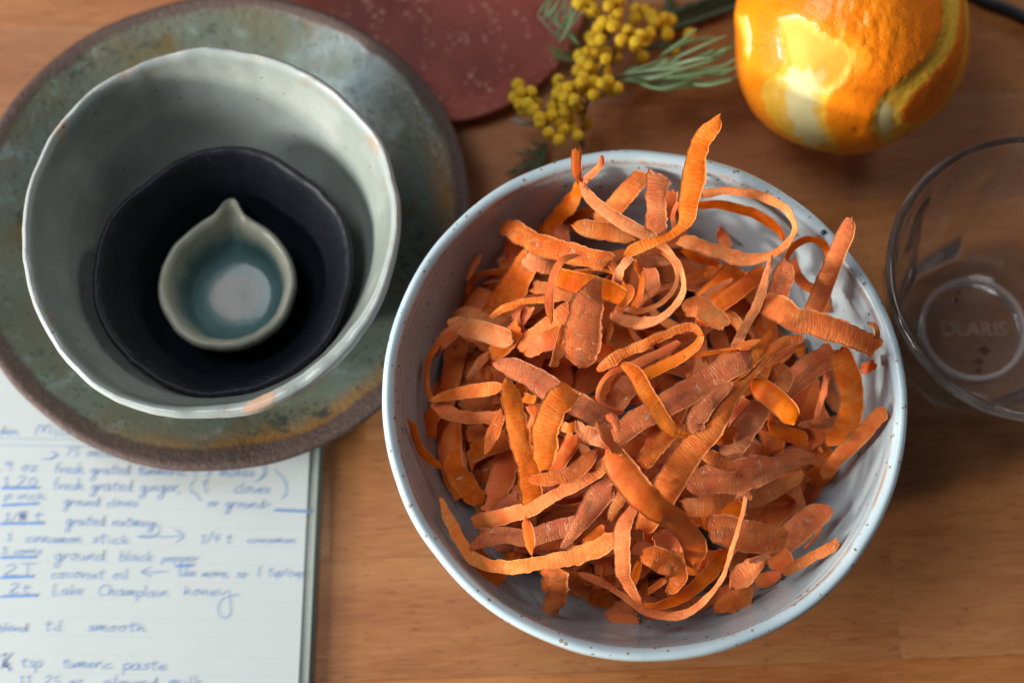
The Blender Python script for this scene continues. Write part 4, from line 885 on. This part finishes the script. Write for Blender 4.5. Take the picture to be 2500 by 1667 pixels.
 ('C', [(440,235),(362,340),(338,470),(345,600),(388,725)], [50,60,56,56,50], [56,54,52,52,54], 38, 'o', 'thin curved strip hugging the left wall', {}),
 ('C', [(690,10),(570,110),(440,220),(380,330)], [110,120,110,80], [62,60,56,52], 0, 'o', 'strip joining the thin curved strip at the left wall', {}),
 ('C', [(1035,515),(1070,680),(1105,850),(1145,1000),(1185,1150),(1225,1300),(1245,1450),(1270,1600),(1290,1680)], [90,190,195,195,195,205,210,210,190], [92,93,93,92,90,87,83,78,74], 0, 'f', 'long upright wrinkled peel left of centre with rounded top', dict(curl=55, ends=(.8, 1))),
 ('C', [(915,385),(1080,420),(1240,500),(1390,600),(1550,690),(1700,780),(1860,870),(1970,930)], [70,170,215,225,215,210,200,170], [84,86,88,88,89,90,90,89], 0, 's', 'wide purple brown skin side peel pointing left at the middle', dict(curl=60, ends=(.6, 1))),
 ('C', [(1620,620),(1520,700),(1435,840),(1385,1000),(1365,1150),(1350,1330)], [190,230,235,230,225,200], [96,97,97,95,91,86], 0, 'f', 'broad sunlit peel bending over just left of the crumpled scrap', dict(curl=40)),
 ('C', [(1660,900),(1700,980),(1810,1030),(1920,1090),(2050,1175)], [30,100,130,110,50], [98,99,99,98,96], 10, 'p', 'crumpled bright scrap at the centre of the pile', dict(curl=-60, frill=2.4)),
 ('C', [(1850,910),(1900,1010),(1960,1100),(2060,1180)], [60,110,100,50], [101,100,99,97], -25, 'o', 'torn fold lying over the crumpled bright scrap', dict(frill=2.2)),
 ('C', [(1930,830),(1990,900),(2010,1000),(1990,1080)], [60,80,60,30], [96,96,95,94], 20, 's', 'ragged fibrous shred above the crumpled scrap', dict(frill=2.6)),
 ('C', [(1520,940),(1590,955),(1670,920)], [90,110,90], [96,97,96], 0, 'o', 'rounded nub beside the broad sunlit peel', dict(curl=90)),
 ('C', [(992,780),(965,880),(910,1020),(845,1190)], [60,105,110,20], [74,73,70,66], 0, 's', 'pointed spear shaped peel hanging left of the long upright peel', dict(ends=(1, .3))),
 ('C', [(1225,1405),(1400,1420),(1580,1370),(1730,1260),(1845,1150)], [60,140,150,130,40], [86,89,91,92,92], 0, 's', 'crescent shaped peel with purple core near the centre', dict(curl=-70, ends=(.5, .5))),
 ('C', [(1985,1160),(1880,1290),(1740,1410),(1560,1500),(1360,1610),(1150,1700),(950,1740),(740,1800)], [60,120,125,125,130,140,150,120], [92,90,87,84,80,74,68,62], 0, 'f', 'long peel sweeping from the centre down to the left wall', dict(curl=50)),
 ('C', [(2060,390),(2160,470),(2230,580),(2310,720),(2400,850),(2480,960),(2600,1010),(2750,1000)], [60,140,135,135,140,140,90,60], [97,98,98,98,97,96,93,91], [0,0,0,0,0,8,30,40], 'f', 'bright peel slanting down right at the centre with a folded lower end', dict(curl=25, frill=.9)),
 ('C', [(145,880),(215,970),(260,1100),(330,1210),(460,1310)], [20,66,80,90,90], [66,62,58,56,54], 20, 'o', 'sharp bright tip at the far left of the heap', dict(ends=(.3, 1))),
 ('C', [(610,1150),(570,1270),(630,1400),(730,1520),(820,1620)], [40,150,190,190,170], [56,56,54,52,50], 0, 's', 'shaded folded peel near the lower left wall', dict(ends=(.4, 1))),
 ('C', [(430,790),(370,900),(300,1050)], [120,140,80], [46,44,42], 0, 'o', 'dim strip under the open beak at left', {}),
 ('C', [(890,280),(790,390),(685,525)], [50,70,30], [60,58,54], 0, 'p', 'dim pointed sliver above the open beak', dict(ends=(1, .4))),
 ('C', [(1950,20),(1930,110),(1895,220)], [70,90,40], [88,88,87], 0, 'p', 'whitish scrap right of the tall central peel', {}),
 ('C', [(1840,455),(1950,360),(2100,285),(2250,220),(2420,140),(2560,85),(2680,72),(2760,140)], [50,100,100,96,92,90,80,60], [90,92,93,94,95,96,96,95], [0,0,0,0,5,15,30,50], 'f', 'upper arm of the long flattened loop right of centre', dict(curl=40, frill=1.4)),
 ('C', [(2765,140),(2720,230),(2610,310),(2460,390),(2300,470),(2150,560)], [60,90,100,105,110,110], [94,92,90,88,87,86], [50,25,10,5,0,0], 'o', 'lower glowing arm of the long flattened loop', dict(curl=20, frill=.6)),
 ('C', [(2560,200),(2400,290),(2250,360),(2100,430)], [60,80,90,90], [84,84,84,83], [40,30,20,20], 'o', 'glowing strip visible between the arms of the flattened loop', dict(frill=.3)),
 ('C', [(2070,420),(1950,485),(1870,580),(1842,680),(1880,765),(1975,815),(2060,830)], [70,60,54,52,56,60,60], [90,91,91,91,90,89,88], [20,40,45,45,40,35,30], 'o', 'small open hook facing right below the flattened loop', dict(curl=20, frill=.5)),
 ('C', [(2170,500),(2080,610),(1990,730),(1900,830)], [190,210,200,170], [87,86,84,82], 0, 's', 'dark centred band inside the small open hook', {}),
 ('C', [(1930,1080),(2050,1000),(2180,900),(2330,820),(2480,740),(2640,640),(2790,540),(2960,440),(3110,370),(3250,290)], [150,200,215,215,215,220,225,225,220,120], [88,89,90,91,92,93,94,94,94,92], 0, 's', 'long broad purple skin side peel right of centre with ragged cracked end', dict(curl=55)),
 ('C', [(520,20),(760,85),(950,145),(1100,190)], [150,180,190,150], [60,64,68,70], 0, 'p', 'frosty blunt peel end left of the sloping strip', dict(ends=(1, .8))),
 ('C', [(1150,60),(1050,170),(960,260),(900,310)], [150,170,150,110], [70,68,64,62], 0, 'f', 'short strip crossing behind the frosty blunt end', {}),
 ('C', [(1540,80),(1400,180),(1260,270),(1190,300)], [150,170,120,40], [80,78,75,74], 0, 'o', 'curved lobe under the tall central peel at left', {}),
 ('C', [(1550,60),(1500,250),(1440,420)], [60,110,90], [88,87,86], -20, 'p', 'knobbly pale peel edge along the tall central peel', dict(frill=2.5)),
 ('C', [(1250,760),(1300,850),(1260,980),(1240,1090)], [120,130,110,70], [74,74,72,70], 0, 'o', 'narrow shaded strip between the upright and the sunlit peel', {}),
 ('C', [(1640,1010),(1600,1120),(1500,1260),(1420,1340)], 150, [78,77,76,75], 0, 'o', 'shaded strip behind the broad sunlit peel', {}),
 ('C', [(1980,1190),(2010,1300),(2040,1440)], [80,140,130], [84,82,80], 0, 'p', 'triangular flap below the crumpled scrap', {}),
 ('C', [(1180,690),(1300,720)], 100, [70,72], 0, 'f', 'strip end crossing behind the long upright peel', {}),
 ('C', [(720,1180),(900,1100),(1050,1040)], 190, [58,60,60], 0, 's', 'dim broad peel under the spear shaped one', {}),
 ('C', [(900,1700),(960,1500),(1010,1300),(1080,1150)], 220, [48,50,52,54], 0, 'o', 'wide dark peel at the lower left of the heap', {}),
 # ---- right middle (crop D)
 ('D', [(880,235),(990,225),(1110,175)], [50,80,20], [95,96,97], 0, 's', 'ragged brown shred at the top of the long purple peel', dict(frill=2.6)),
 ('D', [(1480,170),(1310,205),(1160,320),(1010,480),(860,650),(730,850),(610,1030),(470,1190),(350,1370),(250,1540),(150,1720),(60,1870)], [80,110,120,130,170,220,240,250,260,265,240,150], [90,91,92,92,93,93,92,91,89,87,84,80], 0, 'f', 'very long wrinkled peel running from upper right to lower centre', dict(curl=45, frill=.8)),
 ('D', [(860,560),(740,650),(620,770),(530,900),(560,985)], [60,130,160,170,140], [96,96,96,95,94], 0, 's', 'frosty skin side piece lying over the very long wrinkled peel', dict(curl=70)),
 ('D', [(1210,110),(1130,240),(1010,370),(900,500)], [60,120,120,80], [91,92,93,93], 0, 'f', 'narrow strip end between the long purple peel and the very long one', {}),
 ('D', [(1030,530),(1140,630),(1280,740),(1370,850),(1410,920)], [160,200,210,190,110], [86,87,88,88,87], 0, 'o', 'smooth yellowish orange finger pointing down right', dict(curl=70, frill=.6, ends=(1, .8))),
 ('D', [(1250,400),(1320,500),(1300,640)], [90,160,100], [80,80,79], 0, 'p', 'rough pinkish scrap behind the yellowish finger', {}),
 ('D', [(1760,290),(1560,420),(1380,570),(1200,760)], [200,230,230,200], [68,68,66,64], 0, 's', 'dim broad peel crossing below the wide wrinkled peel', {}),
 ('D', [(1140,720),(1060,850),(960,980),(880,1110),(800,1250)], [180,220,230,230,220], [74,74,73,72,70], 0, 'p', 'broad frosty peel sloping below the yellowish finger', {}),
 ('D', [(980,700),(920,860),(860,1010)], [100,140,120], [70,70,68], 15, 'o', 'narrow orange edge beside the broad frosty peel', {}),
 ('D', [(660,1050),(760,1030),(880,1020)], [110,150,150], [76,76,74], 0, 'o', 'small smooth piece right of the very long wrinkled peel', {}),
 ('D', [(1800,270),(1850,400),(1895,550),(1915,700),(1900,850),(1850,980),(1750,1050),(1690,1085)], [190,230,235,215,210,200,140,60], [82,80,76,72,68,64,60,58], 0, 'f', 'strip hanging down inside the right wall and curling left', dict(curl=35)),
 ('D', [(2215,790),(2110,900),(1990,1030),(1860,1150),(1750,1270),(1660,1400)], [150,140,150,150,140,110], [74,71,66,60,54,48], 0, 'f', 'right hand strip lying against the lower right wall', dict(curl=60, ends=(.6, .6))),
 ('D', [(585,1180),(700,1232),(820,1285),(900,1325)], [140,135,110,50], [80,81,81,81], 0, 'f', 'small tapered strip end pointing right below the very long peel', dict(ends=(1, .5))),
 ('D', [(440,1480),(640,1410),(850,1400),(1050,1350),(1250,1300),(1470,1275)], [200,270,280,270,190,30], [72,73,74,74,72,68], 0, 's', 'large purple brown skin side peel in the lower right with pointed end', dict(curl=50, ends=(1, .3))),
 ('D', [(1280,1240),(1450,1215),(1640,1235)], [160,150,60], [60,58,54], 0, 's', 'dim scrap right of the large purple brown peel', {}),
 ('D', [(1930,145),(2030,135),(2100,180),(2135,120),(2110,50),(2055,30)], [40,60,70,70,60,30], [82,84,86,89,90,90], [0,0,15,30,30,20], 'p', 'tiny curled end touching the right wall', dict(curl=30, frill=.5)),
 ('D', [(1150,410),(1300,320),(1400,245),(1510,210)], [50,70,70,40], [74,76,78,78], 10, 'o', 'narrow glossy strip under the wide wrinkled peel', {}),
 ('D', [(440,335),(600,312),(780,275),(900,252)], [30,42,40,30], [90,91,92,93], 25, 'o', 'thin bright edge leading to the ragged shred', dict(frill=.3)),
 ('D', [(1700,300),(1690,500),(1640,750),(1570,980)], [50,60,60,50], [62,58,52,48], 30, 'o', 'thin dark strip left of the hanging strip', {}),
 ('D', [(1180,950),(1340,1010),(1520,1060)], [130,140,120], [56,54,52], 0, 'o', 'dim strip deep in the right hand hollow', {}),
 ('D', [(2120,380),(2060,420),(2000,440)], [90,90,80], [74,72,70], 0, 'o', 'shaded end tucked under the wide wrinkled peel at right', {}),
 ('D', [(590,350),(640,340),(660,420)], [70,80,50], [84,84,83], 0, 'p', 'small upright flake above the long purple peel', {}),
 ('D', [(60,940),(160,1000),(140,1120),(30,1260)], [120,130,130,110], [84,84,82,80], 10, 'f', 'wrinkled curve left of the folded bright end', {}),
 ('D', [(420,900),(300,1020),(180,1150),(60,1290)], [150,150,160,140], [86,86,85,84], 0, 'f', 'strip running parallel on the left of the very long peel', {}),
 # ---- lower left (crop E)
 ('E', [(438,225),(490,370),(560,510),(630,640),(700,730),(820,790),(960,815),(1120,815),(1300,780),(1500,740),(1700,680),(1850,600),(1935,525)], [24,80,100,100,120,110,115,120,125,140,150,160,130], [62,64,65,67,69,71,73,76,78,80,82,84,85], [20,20,15,10,10,5,0,0,0,0,0,0,0], 'p', 'long frosty peel curving along the lower left wall', dict(curl=60, frill=1.2, ends=(.3, 1))),
 ('E', [(690,650),(840,570),(1000,545),(1160,570),(1350,520),(1600,450)], [50,130,140,150,170,170], [70,68,68,68,69,70], 0, 's', 'reddish brown peel above the long frosty peel', {}),
 ('E', [(1160,385),(1175,470),(1190,580),(1215,710)], [50,96,100,60], [86,86,85,82], 12, 'o', 'short bright orange sliver standing in the lower left', dict(frill=.6, curl=30, ends=(.8, 1))),
 ('E', [(1910,100),(1800,190),(1710,330),(1600,480),(1460,650)], [190,240,200,130,30], [84,83,80,77,72], 0, 's', 'tapering glossy purple brown peel in the lower centre', dict(curl=65, ends=(1, .4))),
 ('E', [(715,820),(840,900),(980,930)], [150,190,130], [60,58,56], 0, 'o', 'rounded orange lobe at the lower left wall', dict(curl=80)),
 ('E', [(1420,800),(1400,920),(1385,1050),(1395,1180),(1405,1250)], [220,220,200,190,90], [74,70,64,58,54], 0, 'f', 'peel with scalloped edge hanging at the bottom', dict(frill=3.0, ends=(1, .9))),
 ('E', [(2110,20),(2010,160),(1930,290),(1890,420)], [120,130,110,70], [90,90,89,88], 0, 'p', 'bright narrow flap left of the smooth orange peel', {}),
 ('E', [(760,560),(740,640),(720,760),(700,860)], [60,80,80,60], [52,50,48,46], 0, 'o', 'dim strip in the gap behind the long frosty peel', {}),
 ('E', [(1130,500),(1130,280),(1120,100)], [200,200,190], [58,60,60], 0, 's', 'broad dim peel under the sweep at lower left', {}),
 ('E', [(900,430),(980,330),(1100,230)], [170,180,140], [56,58,60], 0, 'o', 'dim orange peel left of the long upright peel foot', {}),
 ('E', [(1100,640),(1300,610),(1560,600)], [90,110,110], [62,62,62], 0, 'o', 'dark strip under the reddish brown peel', {}),
 ('E', [(1560,880),(1700,900),(1790,980),(1830,800)], [60,60,50,30], [56,56,56,60], 25, 'o', 'thin loop in the dark hollow at the bottom', {}),
 ('E', [(1640,620),(1760,560),(1840,500)], [160,170,140], [72,73,74], 0, 'o', 'short orange piece behind the end of the frosty peel', {}),
 # ---- lower right (crop F)
 ('F', [(-60,-190),(30,-70),(110,60),(230,200),(360,310),(480,380),(590,500),(670,630),(650,760)], [130,230,250,240,220,200,190,190,120], [92,94,95,95,93,89,83,76,70], 0, 'o', 'wide smooth bright orange peel in the lower centre', dict(curl=60, frill=.7, ends=(.6, 1))),
 ('F', [(190,210),(140,320),(80,450),(62,600),(60,740),(80,860),(140,980),(230,1085)], [60,90,130,140,130,110,90,44], [92,92,91,89,85,80,74,68], [0,0,5,10,15,20,30,40], 'f', 'bright ribbon curving down to the bottom of the bowl', dict(curl=20, frill=1.0, ends=(.5, 1))),
 ('F', [(215,1085),(350,1108),(500,1060),(640,970),(760,860),(860,740),(900,640)], [40,70,90,110,120,120,100], [68,67,66,64,62,60,58], [35,25,15,8,0,0,0], 'o', 'dull ribbon swinging right from the bottom turn', dict(curl=20, frill=.7)),
 ('F', [(225,690),(340,715),(460,770),(525,850),(490,940),(430,1000)], [130,190,200,170,110,50], [74,76,76,74,70,66], [0,0,0,5,15,25], 's', 'short brownish peel curling under at bottom centre', dict(curl=25)),
 ('F', [(1080,195),(1062,330),(1012,500),(960,660),(905,820),(820,970),(700,1100),(560,1180),(400,1190),(240,1140),(60,1010),(-130,900),(-300,830)], [36,44,46,48,50,54,66,80,72,60,60,64,60], [84,82,80,78,75,72,68,64,61,60,59,58,57], [30,45,50,50,50,48,42,35,35,35,35,35,35], 'f', 'long thin arching ribbon at the lower right', dict(curl=15, frill=.8, ends=(.5, 1))),
 ('F', [(760,470),(900,480),(1060,520),(1230,555),(1390,530)], [220,260,270,250,190], [66,66,65,63,60], 0, 's', 'broad dark blunt peel right of the thin arching ribbon', dict(curl=40)),
 ('F', [(1280,680),(1430,540),(1580,420),(1700,340),(1790,310)], [180,210,210,170,70], [56,57,58,59,60], 0, 's', 'broad peel reaching the lower right wall', dict(curl=50)),
 ('F', [(1390,850),(1500,770),(1650,690),(1780,625),(1850,590)], [50,80,90,90,70], [60,62,64,66,67], -10, 'p', 'light edged strip lying on the lower right wall', dict(curl=60, frill=1.3)),
 ('F', [(1290,640),(1370,740),(1430,840)], [170,220,90], [56,57,57], 0, 'o', 'smooth folded orange piece by the light edged strip', {}),
 ('F', [(960,960),(1030,870),(1130,790),(1250,730)], [120,170,160,40], [64,65,67,69], 0, 'f', 'curled bright edged flake right of the thin ribbon', dict(curl=-60, ends=(1, .4))),
 ('F', [(1110,740),(1180,720),(1270,690)], [40,60,50], [71,72,72], 0, 'p', 'small pale flake above the curled flake', dict(frill=2)),
 ('F', [(810,1150),(940,1060),(1060,1010),(1150,960)], [60,160,180,120], [50,50,50,50], 0, 'f', 'scalloped shaded peel against the bottom wall', dict(frill=3.0, ends=(.5, 1))),
 ('F', [(1140,900),(1260,885),(1370,850)], [120,120,60], [46,46,48], 0, 'o', 'dark scrap under the folded orange piece', {}),
 ('F', [(140,1100),(60,1170),(-30,1230),(-60,1300)], [170,200,200,140], [42,40,38,37], 0, 'f', 'drooping flap at the bottom wall', {}),
 ('F', [(-70,1290),(40,1335),(200,1310)], [60,100,70], [42,42,42], 15, 'o', 'cupped orange end at the very bottom of the heap', {}),
 ('F', [(250,1290),(390,1295),(530,1270)], [100,110,100], [38,38,38], 0, 'o', 'dark orange scrap right of the cupped end', {}),
 ('F', [(560,300),(760,290),(1000,230),(1250,170),(1540,20)], [150,190,190,170,120], [62,62,60,57,54], 0, 'p', 'dusky peel lying under the large purple brown one', {}),
 ('F', [(1240,420),(1380,260),(1500,80)], [200,200,160], [46,46,46], 0, 'o', 'deep orange peel low in the right hollow', {}),
 ('F', [(700,420),(880,370),(1050,290)], [170,190,160], [60,60,60], 0, 'o', 'plain orange peel left of the thin ribbon top', {}),
 ('F', [(330,600),(440,560),(560,600)], [170,180,150], [68,67,66], 0, 'f', 'dull peel beneath the smooth bright orange peel', {}),
 ('F', [(520,620),(560,780),(700,820),(740,640)], [70,70,60,50], [58,58,58,58], 20, 'o', 'thin curl under the end of the smooth bright peel', {}),
 ('F', [(130,960),(170,860),(200,740)], [60,70,60], [58,60,62], 0, 'o', 'dark upright strip inside the bottom ribbon turn', {}),
 ('F', [(270,990),(370,920),(420,880)], [60,60,40], [56,58,60], 0, 'o', 'small spike in the dark bottom hollow', {}),
 ('F', [(1560,640),(1640,560),(1690,460)], [20,26,20], [58,60,62], 0, 'o', 'hair thin shred by the broad lower right peel', dict(frill=2.5)),
]
for p in PEELS:
    peel(p[0], p[1], p[2], p[3], p[4], p[5], p[6], **p[7])

# layers beneath, filling the bowl
def surf(r): return .050 - .011 * (r / .078) ** 2
for k in range(104):
    lay = .3 + .7 * k / 104
    r = .080 * rng.random() ** .42; a = rng.random() * 2 * math.pi
    z = .016 + (surf(r) - .016) * (.15 + .85 * lay) * rng.uniform(.85, 1.0)
    lim = bowl_rin(z) - .003; r = min(r, lim)
    cx, cy = BX + r * math.cos(a), BY + r * math.sin(a)
    # keep the hollow inside the oval loop open
    hd = rng.random() * 2 * math.pi; Lh = rng.uniform(.016, .040); bend = rng.uniform(-70, 70) if k % 3 else rng.choice((-1, 1)) * rng.uniform(70, 130)
    pts = []
    tilt = rng.uniform(-.25, .25)
    for s_ in np.linspace(-1, 1, 5):
        x = cx + math.cos(hd + bend * Lh * s_ * .5) * Lh * s_; y = cy + math.sin(hd + bend * Lh * s_ * .5) * Lh * s_
        zz = z + tilt * Lh * s_ + .004 * (1 - s_ * s_) * rng.uniform(-1, 1)
        zz = min(zz, surf(math.hypot(x-BX, y-BY)) + .003); zz = max(zz, .0155)
        d = math.hypot(x - BX, y - BY); lm = bowl_rin(zz) - .005
        if d > lm: x = BX + (x-BX)*lm/d; y = BY + (y-BY)*lm/d
        pts.append((x, y, zz))
    wv = rng.uniform(.0045, .0105); kd = rng.choice('ffoopss')
    o = ribbon(pts, [wv * .9, wv, wv * 1.05, wv, wv * .85], [rng.uniform(-65, 65), rng.uniform(-20, 20), rng.uniform(-65, 65), rng.uniform(-20, 20), rng.uniform(-65, 65)], kd)
    P0, P1 = np.array(pts[0]), np.array(pts[-1]); ad = math.degrees(math.atan2(P1[1]-P0[1], P1[0]-P0[0])) % 180
    dirn = 'lying crosswise' if ad < 22 or ad > 158 else 'rising rightward' if ad < 68 else 'lying lengthwise' if ad < 112 else 'falling rightward'
    rr = math.hypot(cx - BX, cy - BY); sec = int(((math.degrees(a) + 22.5) % 360) // 45)
    where = 'middle' if rr < .026 else ['right', 'upper right', 'upper', 'upper left', 'left', 'lower left', 'lower', 'lower right'][sec] + ' side'
    colr = dict(f='wrinkled orange', o='smooth deep orange', p='pale frosty', s='brown skinned')[kd]
    o['label'] = f"{'broad' if wv > .0075 else 'narrow'} {'curled ' if abs(bend) > 60 else ''}{colr} peel {dirn}, buried low on {where} of bowl"; o['category'] = 'carrot peel'; o['group'] = 'carrot peels buried in the lower layers'

# long narrow tangled ribbons over the lower layers
for k in range(34):
    a = k / 34 * 2 * math.pi + rng.uniform(-.15, .15); r = rng.uniform(.036, .068)
    cx, cy = BX + r * math.cos(a), BY + r * math.sin(a); hd = rng.random() * 2 * math.pi; rad_ = rng.uniform(.008, .020); arc = rng.uniform(1.6, 4.2); z = rng.uniform(.052, .064) - .010 * (r / .07) ** 2
    pts = []
    for q in np.linspace(0, 1, 8):
        t_ = hd + arc * q; x = cx + rad_ * (1 + .3 * q) * math.cos(t_); y = cy + rad_ * .75 * math.sin(t_); zz = z + .006 * math.sin(q * 5 + k)
        d = math.hypot(x - BX, y - BY); lm = bowl_rin(zz) - .003
        if d > lm: x = BX + (x-BX)*lm/d; y = BY + (y-BY)*lm/d
        pts.append((x, y, zz))
    wv = rng.uniform(.0030, .0058); kd = rng.choice('ffpos'); r0 = rng.choice((-1, 1)) * rng.uniform(25, 60)
    o = ribbon(pts, [wv * .6] + [wv] * 6 + [wv * .6], [r0 + rng.uniform(-25, 25) for _ in pts], kd, curl=20)
    sec = int(((math.degrees(a) + 22.5) % 360) // 45); where = ['right', 'upper right', 'upper', 'upper left', 'left', 'lower left', 'lower', 'lower right'][sec]
    colr = dict(f='wrinkled orange', o='smooth deep orange', p='pale frosty', s='brown skinned')[kd]
    o['label'] = f"{'tightly' if rad_ < .014 else 'loosely'} looping thin {colr} ribbon {'near the middle' if r < .045 else 'by the wall'} on {where} side of bowl"; o['category'] = 'carrot peel'; o['group'] = 'carrot peels buried in the lower layers'
